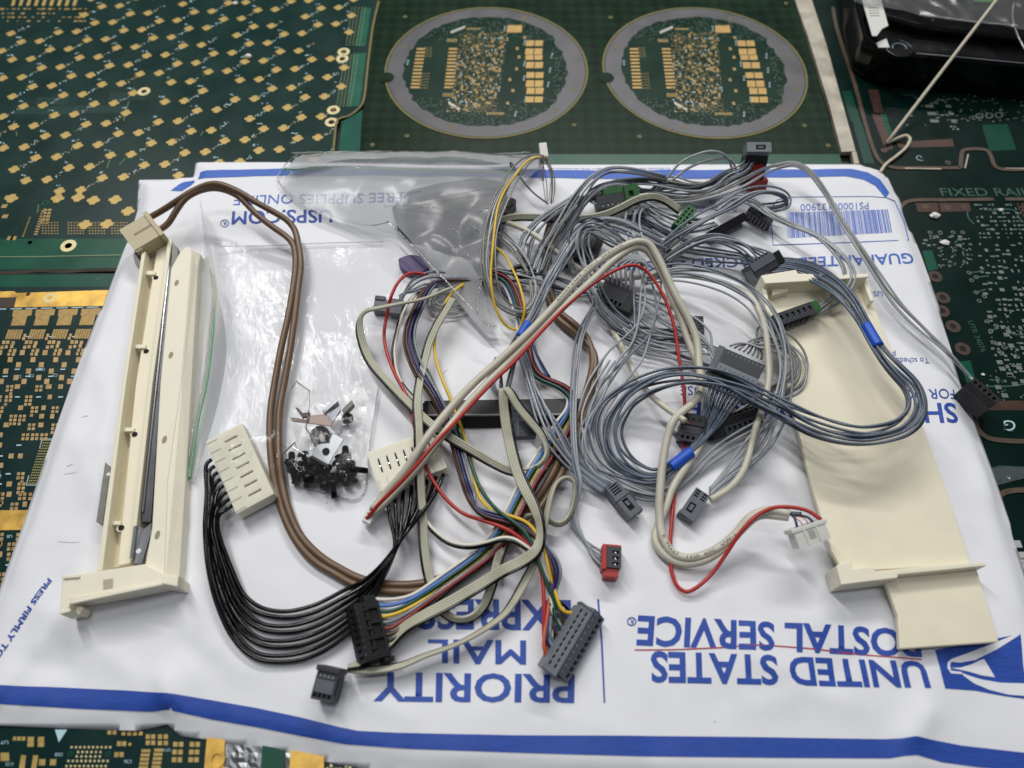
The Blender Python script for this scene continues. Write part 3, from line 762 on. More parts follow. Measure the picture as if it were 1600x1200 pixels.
flat(D, 'brown_pad', [polypx([(1430, 317), (1465, 317), (1467, 331), (1434, 331)]), polypx([(1467, 317), (1514, 317), (1518, 330), (1470, 331)]), polypx([(1588, 318), (1640, 318), (1650, 340), (1600, 340)]), polypx([(1495, 628), (1570, 626), (1640, 626), (1640, 641), (1500, 641)])], BROWN_MASK, .06)
flat(D, 'brown_pad', [polypx([(1356, 140), (1372, 140), (1380, 176), (1366, 176)]), polypx([(1362, 178), (1376, 180), (1396, 232), (1384, 236)]), polypx([(1400, 222), (1488, 217), (1491, 229), (1405, 231)])], mat('copper_pad', (74, 50, 42), .5, .2, var=.25, vscale=150), .06)
for q in ((1446, 323), (1480, 324), (1506, 324), (1381, 235), (1481, 254)): ring(D, q, .6, 1.7, COPPER)
for q in ((1461, 432), (1473, 465), (1472, 486), (1489, 510), (1504, 545), (1574, 880)):
    ring(D, q, 1.6, 3.6, mat('brown_annulus', (70, 54, 46), .5, .2, var=.25), 'plated_hole', .15)
flat(D, 'mask_band', [polypx([(1441, 392), (1456, 391), (1466, 420), (1450, 424)]), polypx([(1500, 565), (1516, 563), (1525, 596), (1510, 598)]), polypx([(1370, 180), (1384, 178), (1388, 190), (1374, 191)]), polypx([(1375, 192), (1388, 191), (1396, 214), (1386, 216)])], BAND, .05)
flat(D, 'mask_band', [polypx([(1534, 195), (1574, 194), (1588, 234), (1546, 236)])], board_mat('soldermask_patch', (16, 66, 52)), .05); ring(D, (1564, 223), 2.0, 2.6, BAND)
flat(D, 'mask_band', [polypx([(1315, 142), (1330, 142), (1345, 190), (1330, 190)]), polypx([(1332, 190), (1346, 190), (1366, 255), (1350, 255)])], board_mat('soldermask_faint', (18, 66, 54)), .03)
random.seed(77)
tn, tr_ = [], []
def field(n, xa, xb, ya, yb, w0, w1, h0, h1, keep=lambda x, y: True, dst=None):
    for _ in range(n):
        x, y = random.uniform(xa, xb), random.uniform(ya, yb)
        if keep(x, y): (tn if dst is None else dst).append(rect(W(x, y), ex, ey, random.uniform(w0, w1), random.uniform(h0, h1)))
right_of = lambda x, y: x > 1425 + (y - 340) * .36
for ii in range(13):
    for jj in range(26):
        x, y = 1530 + ii * 9 + random.uniform(-2, 2), 382 + jj * 8.6 + random.uniform(-2, 2)
        if random.random() < .6: tn.append(rect(W(x + jj * 1.2, y), ex, ey, random.choice((1.0, 1.6, 2.4)), random.choice((1.0, 1.3, 2.0))))
for ii in range(11):
    for jj in range(9):
        if random.random() < .7: tn.append(rect(W(1524 + ii * 7 + jj * 1.0 + random.uniform(-1, 1), 320 + jj * 6.4), ex, ey, random.choice((.7, 1.2, 2.0)), random.choice((.7, 1.0, 1.6))))
field(60, 1465, 1520, 385, 418, .5, 1.1, .5, 1.0); field(26, 1430, 1520, 360, 384, .6, 2.6, .7, 1.2, right_of)
field(26, 1405, 1500, 148, 205, .6, 3.2, .7, 1.6); field(110, 1470, 1640, 135, 190, .5, 2.0, .5, .9)
for jj in range(3):
    for ii in range(2): tn.append(rect(W(1452 + ii * 30 + jj * 4, 166 + jj * 11.5), ex, ey, 5 - ii * 2, 2.6))
for q in ((1573, 523), (1580, 540), (1588, 557), (1562, 566), (1566, 576), (1592, 574), (1578, 585), (1586, 600), (1560, 605), (1570, 618)): tn.append(rect(W(*q), ex, ey, 2.8, 2.2))
field(60, 1535, 1640, 480, 625, .4, 1.0, .4, 1.0)
flat(D, 'tinned_pads', tn, TIN, .06, 'stuff')
for q in ((1453, 363), (1469, 363), (1464, 370), (1489, 363), (1504, 363), (1500, 370), (1514, 426), (1525, 433), (1518, 438), (1525, 457), (1538, 463), (1530, 470), (1543, 502), (1556, 509), (1548, 517), (1555, 536), (1569, 543), (1562, 550)): ring(D, q, .75, 1.15, TIN, 'via', .06, 12)
for q in ([(1514, 426), (1530, 424), (1538, 420)], [(1525, 433), (1545, 431)], [(1556, 509), (1574, 512), (1582, 522), (1600, 522)], [(1548, 517), (1560, 512)], [(1514, 320), (1512, 338), (1522, 350)], [(1545, 329), (1585, 329), (1596, 346)], [(1500, 370), (1492, 380)], [(1560, 590), (1562, 594), (1546, 593)], [(1540, 604), (1580, 603), (1610, 598)], [(1410, 148), (1428, 150), (1436, 160)], [(1525, 457), (1540, 452)]): path_ribbon(D, 'trace', q, .8, SILK_G, .04, 6)
board_text(D, 'FIXED RAIL', (1472, 306), (1612, 306), (1467, 294), SILK_G, .004)
board_text(D, '270135-', (1606, 629), (1562, 630), (1607, 637), mat('pale_etch', (170, 140, 120), .5), 0)
board_text(D, 'G', (1586, 657), (1568, 657), (1587, 673), SILK, 0)
board_text(D, 'UTR 34076', (1512, 502), (1533, 550), (1520, 501), SILK_G, 0)
board_text(D, '000', (1524, 186), (1568, 184), (1523, 177), TIN, 0)
wb = []
for q, s_ in (((1590, 850), (3, 3)), ((1602, 868), (5, 3)), ((1600, 876), (3, 2)), ((1597, 885), (2.4, 2.4)), ((1612, 850), (4, 3))): wb.append(rect(W(*q), ex, ey, *s_))
flat(D, 'pad', wb, mat('bright_tin', (220, 220, 215), .3, .5), .08)
bm_ = sheet_bm([W(1538, 735), W(1560, 728), W(1600, 730), W(1610, 745), W(1560, 758), W(1546, 752)], 1.4, lambda x, y: .2 + 1.0 * abs(noise.noise((x / 4, y / 3, 4))))
fo = thing('tape_scrap', 'crumpled shiny scrap of tape on the dark board right of the cream panel', 'tape', W(1565, 742)); from_bm('foil', bm_, mat('clear_scrap', (110, 120, 122), .12, .6, bump=.8, bscale=250), fo)
def curl(c, r0, col):
    pts = [c + Vector((math.cos(t * .35) * (r0 + .1 * t), math.sin(t * .35) * (r0 + .1 * t), .2)) for t in range(16)]
    g = Geo(); g.tube(pts, .22, 5); g.out('pen_mark', col, D)
curl(W(1437, 247), 1.0, SILK); curl(W(1575, 667), 1.2, SILK_G)
# white crumbs
CRUMB = mat('white_crumb', (225, 222, 215), .7, sub=.3)
for px, r, z in (((388, 88), 2.3, 1.2), ((1461, 337), 2.6, 1.2), ((1476, 379), 2.4, .9), ((1564, 328), 1.3, .6), ((1536, 585), .9, .5), ((368, 5), 1.9, 1.0), ((345, 452), 1.0, .6)):
    bmx = bmesh.new(); bmesh.ops.create_icosphere(bmx, subdivisions=2, radius=1)
    for v in bmx.verts:
        k = 1 + .45 * noise.noise(v.co * 1.7 + Vector((px[0], px[1], 0)))
        v.co = Vector((v.co.x * r * k, v.co.y * r * .75 * k, v.co.z * z * k)) + P(px[0], px[1], z * .8)
    if px == (345, 452):
        bmx.free(); continue
    lab = {(388, 88): 'white crumb of foam among the gold flower pads', (1461, 337): 'round white crumb below the lettering on the dark board', (1476, 379): 'flat white flake near the ringed vias on the dark board', (1564, 328): 'tiny white crumb on the traces of the dark board', (1536, 585): 'smallest white crumb beside the grey wires on the dark board', (368, 5): 'white sliver at the top edge of the flower pad board'}[px]
    o = from_bm('foam_crumb', bmx, CRUMB, None); tag(o, lab, 'crumb')
# ---------------------------------------------------------------- stiff cream plastic parts
CREAM = mat('cream_plastic', (233, 226, 202), .5, var=.03, vscale=90, bump=.03, bscale=1500, sub=.08)
CREAM2 = mat('cream_plastic_pale', (235, 229, 208), .5, var=.03, vscale=90, bump=.03, bscale=1500, sub=.08)
STEEL = mat('brushed_steel', (120, 122, 126), .3, .9, var=.15, vscale=60, stretch=(20, 1, 1))
STEEL_D = mat('dull_grey_metal', (118, 118, 114), .5, .6, var=.2, vscale=200)
def bevel(o, w_=.35, seg=2):
    m = o.modifiers.new('soft_edges', 'BEVEL'); m.width = w_ * MM; m.segments = seg; m.limit_method = 'ANGLE'; m.angle_limit = R(35); m.harden_normals = False
    return o
def slab(root, name, poly, h1, h0, m, bw=.35, label=None):
    """poly: outline of the top face as it shows in the photograph, h1 mm above the envelope, straight down to h0"""
    if len(poly[0]) == 3: top = [Q(x, y, h) for x, y, h in poly]
    else: top = [Q(x, y, h1) for x, y in poly]
    g = Geo(); g.prism(top, (0, 0, h0 - h1)); o = g.out(name, m, root, label=label)
    return bevel(o, bw) if bw else o
br = thing('card_guide_rail', 'long cream plastic channel with a steel strip and a flat end plate on the envelope', 'plastic rail', Q(215, 640, 0))
slab(br, 'floor', [(224, 392), (268, 376), (240, 600), (209, 882), (154, 892), (193, 600)], 2.2, .1, CREAM)
slab(br, 'side_wall', [(221, 395), (227.5, 392), (196.5, 600), (160, 891), (151, 893), (190.5, 600)], 10.5, .1, CREAM)
slab(br, 'ledge', [(246, 384), (264, 376), (232, 600), (204, 880), (184, 884), (212, 600)], 6.0, 1.0, CREAM)
slab(br, 'ridge', [(262, 374), (268.5, 374), (238, 600), (207.5, 872), (200, 872), (231.5, 600)], 9.0, .2, CREAM)
for x, y in ((232, 426), (217, 541), (199, 671), (178, 817)):
    slab(br, 'rib', [(x - 9, y - 3), (x + 11, y - 3), (x + 10, y + 3), (x - 10, y + 3)], 7.2, 1, CREAM, .2)
    g = Geo(); c = Q(x + 11.5, y + 8, 6.05); g.cyl(c, (0, 0, 1), 1.25, .06, 18); g.out('screw_hole', DARKHOLE, br)
    g = Geo(); g.cyl(Q(x + 11.5, y + 8, 5.6), (0, 0, 1), 1.7, .5, 18); g.out('boss', CREAM, br)
slab(br, 'steel_strip', [(266, 378), (275.5, 386), (264, 490), (251.5, 600), (241.5, 740), (236, 816), (221, 816), (230.5, 720), (242.5, 600), (255.5, 480)], 7.2, .5, mat('dark_steel', (74, 76, 80), .3, .85, var=.15, vscale=60), .2)
slab(br, 'strip_highlight', [(265.5, 378), (268.5, 379), (245.5, 600), (224, 800), (220.5, 800), (242, 600)], 8.2, 6, mat('bright_steel', (190, 190, 192), .22, 1.0), .5)  # added bright sliver standing in for the highlight along the steel strip
slab(br, 'steel_tab', [(209, 822), (213, 820), (225, 826), (237, 816), (236, 832), (221, 882), (209, 880), (205, 868)], 8.4, 7.2, STEEL, .15)
slab(br, 'steel_tab', [(208.5, 822), (213.5, 821), (207.5, 872), (202.5, 870)], 9.6, 7.6, mat('bright_steel', (190, 190, 192), .22, 1.0), .15)
g = Geo(); g.cyl(Q(216.5, 861, 8.45), (0, 0, 1), 1.0, .05, 16); g.out('tab_hole', TYVEK, br)
slab(br, 'bracket_clip', [(208, 398), (214, 388), (224, 392), (218, 420), (211, 412)], 6, .5, STEEL_D, .2)
slab(br, 'steel_end', [(268, 380), (277, 386), (278, 402), (268, 418)], 8.8, .5, STEEL_D, .2)
slab(br, 'side_panel', [(267, 419), (282, 392), (292, 384), (300, 389), (283, 600), (262, 750), (257, 905), (226, 884), (237, 825), (250, 600)], 9.0, .1, CREAM2, .5)
slab(br, 'panel_slope', [(300, 389, 8.8), (314, 397, 5.5), (309, 420, 5.5), (299, 600, 5.5), (291, 740, 5.5), (281, 900, 5.5), (257, 906, 8.8), (262, 750, 8.8), (283, 600, 8.8)], 7.5, 2.0, CREAM2, .4)
for x, y in ((276, 442), (267, 555), (257, 687), (246, 836)):
    g = Geo(); c = Q(x, y, 9.02); a = [c + Vector((1.0 * math.cos(t * .42), 1.9 * math.sin(t * .42), 0)) for t in range(15)]
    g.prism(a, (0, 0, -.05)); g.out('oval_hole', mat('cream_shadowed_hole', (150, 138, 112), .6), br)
slab(br, 'end_plate', [(97, 899), (154, 892), (226, 881), (258, 898), (279, 899), (277, 917), (252, 912), (110, 938), (108, 950), (93, 957)], 11.5, .1, CREAM2, .5)
slab(br, 'end_lip', [(108, 938), (252, 909), (253, 914), (110, 944)], 13.0, 11.4, CREAM2, .3)
slab(br, 'end_lip', [(96, 899), (124, 897), (124, 902), (99, 904)], 12.4, 11.4, CREAM2, .2)
slab(br, 'latch_tab', [(107, 945), (126, 946), (131, 950), (124, 961), (108, 957)], 7.0, 1, CREAM, .5)
slab(br, 'end_lip', [(93, 953), (110, 950), (109, 956), (93, 960)], 11.8, 3, CREAM2, .3)
o = slab(br, 'square_hole', [(161, 906), (177, 904), (176.5, 919), (161, 922)], 11.56, 11.5, mat('cream_hole_shade', (176, 166, 140), .6), 0)  # flat darker cream patch paints the shade inside the square hole
bar = thing('metal_bar', 'flat grey metal bar lying against the outer wall of the cream channel', 'metal bar', Q(160, 770, 0))
slab(bar, 'bar', [(164, 722), (173, 729), (160, 821), (150, 815)], 5.5, .3, STEEL_D, .2)
g = Geo(); g.cyl(Q(169.5, 741, 5.55), (0, 0, 1), .8, .05, 14); g.out('bar_hole', TYVEK, bar)

pn = thing('cover_panel', 'wide flat cream plastic panel with raised lips at both ends', 'plastic panel', Q(1350, 700, 0))
slab(pn, 'plate', [(1190, 446), (1354, 442), (1383, 522), (1440, 660), (1482, 775), (1518, 882), (1318, 893), (1300, 862), (1272, 770), (1236, 628), (1208, 520)], 8.0, 5.6, CREAM, .4)
slab(pn, 'top_lip', [(1189, 430), (1244, 421), (1247, 427), (1300, 429), (1358, 427), (1357, 433), (1300, 437), (1196, 443)], 17.0, 5.7, CREAM2, .4)
slab(pn, 'hook', [(1206, 449), (1232, 446), (1232, 455), (1222, 457), (1207, 462)], 12, 7.9, CREAM2, .3)
slab(pn, 'hook', [(1218, 433), (1247, 432), (1246, 441), (1220, 444)], 13, 7.9, CREAM2, .3)
slab(pn, 'side_wall', [(1188, 432), (1196, 443), (1207, 500), (1200, 500)], 13, 5.0, CREAM2, .3)
slab(pn, 'side_wall', [(1356, 434), (1349, 440), (1360, 470), (1366, 470)], 13, 5.0, CREAM2, .3)
slab(pn, 'bottom_lip', [(1307, 884), (1321, 877), (1330, 878), (1333, 888), (1364, 885), (1368, 892), (1538, 877), (1542, 884), (1403, 898), (1403, 903), (1336, 911), (1315, 914)], 12.5, 1.0, CREAM2, .35)
slab(pn, 'end_tab', [(1384, 909), (1400, 898), (1526, 888), (1561, 1003), (1406, 1014), (1403, 962)], 7.0, 4.4, CREAM, .4)
# ---------------------------------------------------------------- connectors
def face_grid(g, gh, O, U, V, N, holes, depth):
    """a rectangle O,U,V with square recesses (u0,u1,v0,v1 as fractions) sunk along -N"""
    us = sorted({0.0, 1.0} | {h[0] for h in holes} | {h[1] for h in holes}); vs = sorted({0.0, 1.0} | {h[2] for h in holes} | {h[3] for h in holes})
    pt = lambda u, v: O + U * u + V * v
    for i in range(len(us) - 1):
        for j in range(len(vs) - 1):
            um, vm = (us[i] + us[i + 1]) / 2, (vs[j] + vs[j + 1]) / 2
            a, b, c, d = pt(us[i], vs[j]), pt(us[i + 1], vs[j]), pt(us[i + 1], vs[j + 1]), pt(us[i], vs[j + 1])
            if any(h[0] < um < h[1] and h[2] < vm < h[3] for h in holes):
                q = -N * depth
                gh.quad(a + q, b + q, c + q, d + q)
                for s, t in ((a, b), (b, c), (c, d), (d, a)): g.quad(s, t, t + q, s + q)
            else: g.quad(a, b, c, d)
class Frame:
    """block whose top face shows at three pixels: O, the end of U and the end of V (each x, y, height); thick mm deep"""
    def __init__(s, O, U, V, thick, square=True):
        s.O = Q(*O); s.U = Q(*U) - s.O; s.V = Q(*V) - s.O
        if square:
            n = s.U.normalized(); s.V = (s.V - n * s.V.dot(n)).normalized() * s.V.length
        N = s.U.cross(s.V).normalized()
        s.flip = N.z < 0
        s.N = -N if s.flip else N
        s.t = thick
    def at(s, u, v, d=0.0): return s.O + s.U * u + s.V * v - s.N * d
    def box(s, parent, name, m, u0=0, u1=1, v0=0, v1=1, d0=0.0, d1=None, holes=None, depth=1.2, bw=.18, hm=None, label=None):
        """a block between fractions of U and V and depths d0..d1; holes: {'top'|'u0'|'u1'|'v0'|'v1': [(a0,a1,b0,b1)]}"""
        d1 = s.t if d1 is None else d1
        O = s.at(u0, v0, d0); U = s.U * (u1 - u0); V = s.V * (v1 - v0); D = -s.N * (d1 - d0)
        holes = holes or {}
        g, gh = Geo(), Geo()
        nu, nv = U.normalized(), V.normalized()
        for key, (o_, a_, b_, n_) in {'top': (O, U, V, s.N), 'bottom': (O + D, U, V, -s.N), 'u0': (O, V, D, -nu), 'u1': (O + U, V, D, nu), 'v0': (O, U, D, -nv), 'v1': (O + V, U, D, nv)}.items():
            face_grid(g, gh, o_, a_, b_, n_, holes.get(key, []), depth)
        bm = bmesh.new()
        vs = [bm.verts.new(v) for v in g.v]
        for f in g.f: bm.faces.new([vs[i] for i in f])
        nh = len(bm.faces)
        vs2 = [bm.verts.new(v) for v in gh.v]
        for f in gh.f:
            bm.faces.new([vs2[i] for i in f]).material_index = 1
        bmesh.ops.remove_doubles(bm, verts=bm.verts[:], dist=.004)
        bmesh.ops.recalc_face_normals(bm, faces=bm.faces[:])
        o = from_bm(name, bm, m, parent, label=label)
        o.data.materials.append(hm or DARKHOLE)
        if bw: bevel(o, bw, 2)
        return o
    def pegs(s, parent, name, m, us, v, r=.35, h=.5, d=0.0, face='top'):
        for u in us:
            g = Geo()
            if face == 'top': g.cyl(s.at(u, v, d), s.N, r, h, 10)
            else:
                n_ = {'u0': -s.U, 'u1': s.U, 'v0': -s.V, 'v1': s.V}[face].normalized()
                p = {'u0': s.at(0, u, d), 'u1': s.at(1, u, d), 'v0': s.at(u, 0, d), 'v1': s.at(u, 1, d)}[face]
                g.cyl(p, n_, r, h, 10)
            g.out(name, m, parent)
def row(n, a0, a1, fill, b0, b1):
    p = (a1 - a0) / n
    return [(a0 + p * (i + .5 - fill / 2), a0 + p * (i + .5 + fill / 2), b0, b1) for i in range(n)]
GREY = mat('grey_nylon', (92, 98, 106), .48, var=.05, vscale=150, bump=.03, bscale=1500)
GREY_L = mat('light_grey_nylon', (118, 124, 130), .48, var=.05, vscale=150)
BLACK = mat('black_nylon', (19, 20, 23), .45, var=.08, vscale=150, bump=.03, bscale=1500)
CHAR = mat('charcoal_nylon', (48, 51, 58), .46, var=.06, vscale=150, bump=.03, bscale=1500)
GREEN = mat('green_nylon', (30, 92, 40), .45, var=.06, vscale=150)
RED = mat('red_nylon', (168, 34, 34), .42, var=.06, vscale=150, sub=.05)
BEIGE = mat('beige_nylon', (190, 178, 146), .5, var=.04, vscale=150)
NYLON = mat('milky_nylon', (222, 219, 200), .36, var=.06, vscale=120, sub=.6)
WHITEP = mat('white_nylon', (220, 220, 212), .42, var=.03, vscale=120, sub=.25)
PIN = mat('bright_pin', (200, 200, 205), .25, 1.0)
def conn(root, name, m, O, U, V, t, holes=None, depth=1.2, label=None, **k):
    f = Frame(O, U, V, t); b = f.box(root, name, m, holes=holes, depth=depth, label=label, **k); return f, b
# ---------------------------------------------------------------- cables and their connectors
def insul(name, rgb, rough=.34): return mat(name, rgb, rough, var=.05, vscale=200, spec=.5)
W_GREY = insul('grey_insulation', (158, 162, 167), .2); W_SLATE = insul('slate_insulation', (120, 128, 139), .2); W_DARK = insul('dark_slate_insulation', (72, 78, 89), .3); W_LOOP = insul('loop_slate_insulation', (90, 101, 116), .24); W_RED_SHADE = insul('shaded_red_insulation', (132, 34, 32))
W_OLIVE = insul('olive_grey_insulation', (128, 128, 121), .22); W_BLACK = mat('black_insulation', (9, 9, 10), .17, spec=.3); W_BROWN = insul('brown_insulation', (104, 80, 58), .34)
W_BEIGE = insul('beige_jacket', (198, 194, 178), .34); W_RIB = insul('ribbon_grey', (178, 176, 156), .3); W_RED = insul('red_insulation', (178, 42, 36)); W_DRED = insul('maroon_insulation', (92, 34, 34))
W_BLUE = insul('blue_insulation', (78, 122, 200)); W_NAVY = insul('navy_insulation', (36, 40, 92)); W_GREEN = insul('green_insulation', (32, 110, 58)); W_DGREEN = insul('dark_green_insulation', (18, 74, 58)); W_YEL = insul('yellow_insulation', (226, 186, 44))
W_WHITE = insul('white_insulation', (222, 218, 204)); W_ORG = insul('orange_insulation', (206, 98, 48)); W_PUR = insul('purple_insulation', (90, 58, 136)); W_PALE = insul('pale_thread', (176, 174, 164), .5); W_BRN = insul('umber_insulation', (74, 46, 36))
TAPE = mat('blue_tape', (24, 84, 196), .38, var=.06, vscale=200)
def curve3(pts, step=5.0):
    d = catmull([tuple(p) + (0.0,) * (4 - len(p)) for p in pts], step)
    out = [G(p[0], p[1], max(p[2], 0.3)) for p in d]
    # ease out the small jitter of the paper's relief
    for _ in range(2):
        out = [out[0]] + [(out[i - 1] + out[i] * 2 + out[i + 1]) / 4 for i in range(1, len(out) - 1)] + [out[-1]]
    return out, [p[3] for p in d]
def wire(root, pts, r, m, name='wire', n=8, label=None):
    c, _ = curve3(pts); g = Geo(); g.tube(c, r, n)
    return g.out(name, m, root, smooth=True, label=label)
def bundle(root, pts, n, r, m, seed=1, start=None, end=None, name='wire', blend=.18, wob=.55, flatness=.6, blend_end=None):
    """n loose wires along one path; the fourth number of a point is the spread (mm) there; start / end: fanned-out ends"""
    c, sp_ = curve3(pts); N = len(c); rnd = random.Random(seed)
    lat = []
    for i in range(N):
        t = (c[min(i + 1, N - 1)] - c[max(i - 1, 0)]); t.z *= .3
        l = Vector((-t.y, t.x, 0)); lat.append(l.normalized() if l.length > 1e-6 else Vector((1, 0, 0)))
    L = sum((c[i + 1] - c[i]).length for i in range(N - 1))
    ms = m if isinstance(m, (list, tuple)) else [m]
    for k in range(n):
        a0 = (k + .5) / n * 2 - 1 if n > 1 else 0
        b0 = rnd.uniform(-1, 1) * flatness; ph = rnd.uniform(0, 50)
        pts3 = []; s = 0
        for i in range(N):
            if i: s += (c[i] - c[i - 1]).length
            f = s / L
            a = a0 + wob * noise.noise((s / 34.0, ph, seed * 3.7)) * 1.6; b = b0 + wob * .8 * noise.noise((s / 30.0, ph + 20, seed * 1.3))
            off = lat[i] * a * sp_[i] * 1.12 + Vector((0, 0, 1)) * b * sp_[i] * .6
            if start is not None and f < blend:
                q = sstep(0, blend, f); off = (Q(*start[k % len(start)]) - c[0]) * (1 - q) + off * q
            be = blend_end or blend
            if end is not None and f > 1 - be:
                q = sstep(0, be, 1 - f); off = (Q(*end[k % len(end)]) - c[-1]) * (1 - q) + off * q
            p = c[i] + off
            zmin = EZ(p.x, p.y) + r + .05
            if p.z < zmin: p.z = zmin
            pts3.append(p)
        for _ in range(2):
            pts3 = [pts3[0]] + [(pts3[i - 1] + pts3[i] * 2 + pts3[i + 1]) / 4 for i in range(1, N - 1)] + [pts3[-1]]
        g = Geo(); g.tube(pts3, r * .77, 7); g.out(name, ms[k % len(ms)], root, smooth=True)
def ribbon(root, pts, n, r, m, edge=True, flip=1, name='ribbon_cable'):
    """flat cable of n fused cores; the fourth number of a point is its roll in degrees (0 lies flat, 90 stands on edge)"""
    c, roll = curve3(pts, 5); N = len(c); lines = [[] for _ in range(n)]
    tot = n + (1 if edge else 0)
    ed = []
    for i in range(N):
        t = (c[min(i + 1, N - 1)] - c[max(i - 1, 0)]); l = Vector((-t.y, t.x, 0)); l = l.normalized() if l.length > 1e-6 else Vector((1, 0, 0))
        d = l * math.cos(R(roll[i])) + Vector((0, 0, 1)) * math.sin(R(roll[i]))
        for k in range(tot):
            p = c[i] + d * ((k - (tot - 1) / 2) * 2 * r * .76) * flip
            z = EZ(p.x, p.y) + r
            if p.z < z: p.z = z
            (lines[k] if k < n else ed).append(p)
    g = Geo()
    for q in lines: g.tube(q, r * 1.22, 10)
    g.out(name, m, root, smooth=True)
    if edge: g2 = Geo(); g2.tube(ed, r * 1.04, 7); g2.out('black_edge_core', W_BLACK, root, smooth=True)
def sleeve(root, pts, r, m=None, name='tape_band', label=None):
    c, _ = curve3(pts, 3); g = Geo(); g.tube(c, r, 16); o = g.out(name, m or TAPE, root, smooth=True, label=label); return o
def harness(label, px, cat='cable'): return thing('cable_harness', label, cat, Q(px[0], px[1], 0))

# ---- brown twin cable
h = harness('thick brown twin cable arching from a beige two-pin plug and looping round the front', (440, 650))
f, b = conn(h, 'plug', BEIGE, (186, 359, 14), (225, 336, 15), (209, 392, 13), 7, holes={'u0': row(2, .05, .95, .5, .3, .75)}, depth=2)
f.box(b, 'flange', BEIGE, 1.0, 1.16, -.06, 1.06, -.7, 7.2)
f.box(b, 'groove', mat('beige_groove_shade', (140, 128, 100), .6), .30, 1.0, .44, .53, -.04, .3, bw=0)  # groove in a darker beige, its shade put into the colour
f.box(b, 'key', BEIGE, .0, .26, .95, 1.05, .6, 3, bw=.1)
OUT = [(232, 341, 12), (255, 328, 14), (278, 313, 17), (304, 297, 19), (335, 287, 21), (370, 298, 20), (400, 316, 17), (427, 331, 14), (447, 343, 12), (460, 358, 10), (466, 382, 9), (470, 412, 8), (466, 450, 8), (460, 500, 7), (453, 550, 6), (444, 600, 5), (437, 640, 4.5), (435, 690, 4.2), (440, 750, 3.5), (452, 800, 3), (470, 838, 2.6), (500, 869, 2.4), (530, 888, 2.3), (560, 903, 2.2), (600, 912, 2.2), (645, 913, 2.2), (690, 903, 2.5), (740, 872, 3), (785, 838, 4.5), (822, 800, 5), (848, 765, 5), (866, 735, 5), (882, 700, 5), (896, 668, 5), (907, 640, 5), (918, 605, 5), (926, 570, 5), (924, 545, 4.5), (914, 524, 4), (896, 505, 4), (878, 491, 4), (866, 475, 4.5), (861, 450, 5), (858, 420, 6), (858, 380, 7), (866, 350, 8), (882, 328, 7), (905, 312, 5)]
INN = [(247, 361, 11), (263, 349, 12), (276, 328, 15), (290, 310, 17), (312, 298, 18.5), (338, 294, 19), (370, 305, 18), (400, 334, 14), (425, 354, 11.5), (449, 371, 9.5), (459, 384, 8.5), (462, 412, 7.5), (458, 450, 7.5), (449, 500, 6.5), (438, 550, 5.5), (429, 600, 4.5), (423, 640, 4), (422, 690, 3.8), (428, 745, 3.2), (441, 798, 2.6), (461, 842, 2.3), (490, 876, 2.1), (522, 896, 2.0), (555, 914, 2), (600, 923, 2), (648, 924, 2), (695, 914, 2.2), (745, 883, 2.8), (792, 850, 4.2), (830, 812, 4.8), (856, 776, 4.8), (875, 745, 4.8), (891, 708, 4.8), (904, 675, 4.8), (915, 644, 4.8), (925, 608, 4.8), (930, 573, 4.8), (927, 549, 4.4), (909, 530, 4), (890, 513, 3.8), (872, 498, 3.8), (860, 480, 4.2), (855, 452, 5), (852, 420, 6), (852, 380, 6.8), (860, 348, 7.5), (876, 324, 6.5), (900, 306, 4.6)]
wire(h, OUT, 1.62, W_BROWN, 'cable_core', 10); wire(h, INN, 1.62, W_BROWN, 'cable_core', 10)

# ---- eight black wires between two milky blocks
h = harness('bunch of eight thick black wires joining two milky nylon blocks', (480, 980))
def milky(O, U, V, t, nslots, dark):
    f, b = conn(h, 'connector_block', NYLON, O, U, V, t, holes={'top': row(nslots, .06, .94, .16, .24, .58)}, depth=2.5, bw=.3)
    if not dark: f.pegs(b, 'contact', PIN, [.06 + .88 / nslots * (i + .5) for i in range(nslots)], .42, .28, 2.4, 2.5)
    for i in range(nslots + 1): f.box(b, 'rib', NYLON, .03 + .94 * i / nslots - .012, .03 + .94 * i / nslots + .012, .72, 1.0, -.25, .3, bw=.08)
    return f, b
fa, ba = milky((428, 771, 10), (378, 661, 11), (367, 797, 9), 7, 7, True)
fb, bb = milky((573, 707, 9), (676, 671, 9), (590, 770, 8), 7, 7, False)
SA = [(331 + 4.6 * i, 718 + 10.2 * i, 7) for i in range(8)]
EB = [(603, 772, 5), (616, 769, 5), (630, 764, 5), (643, 759, 5), (654, 755, 5), (667, 750, 5), (681, 745, 5), (693, 741, 5)]
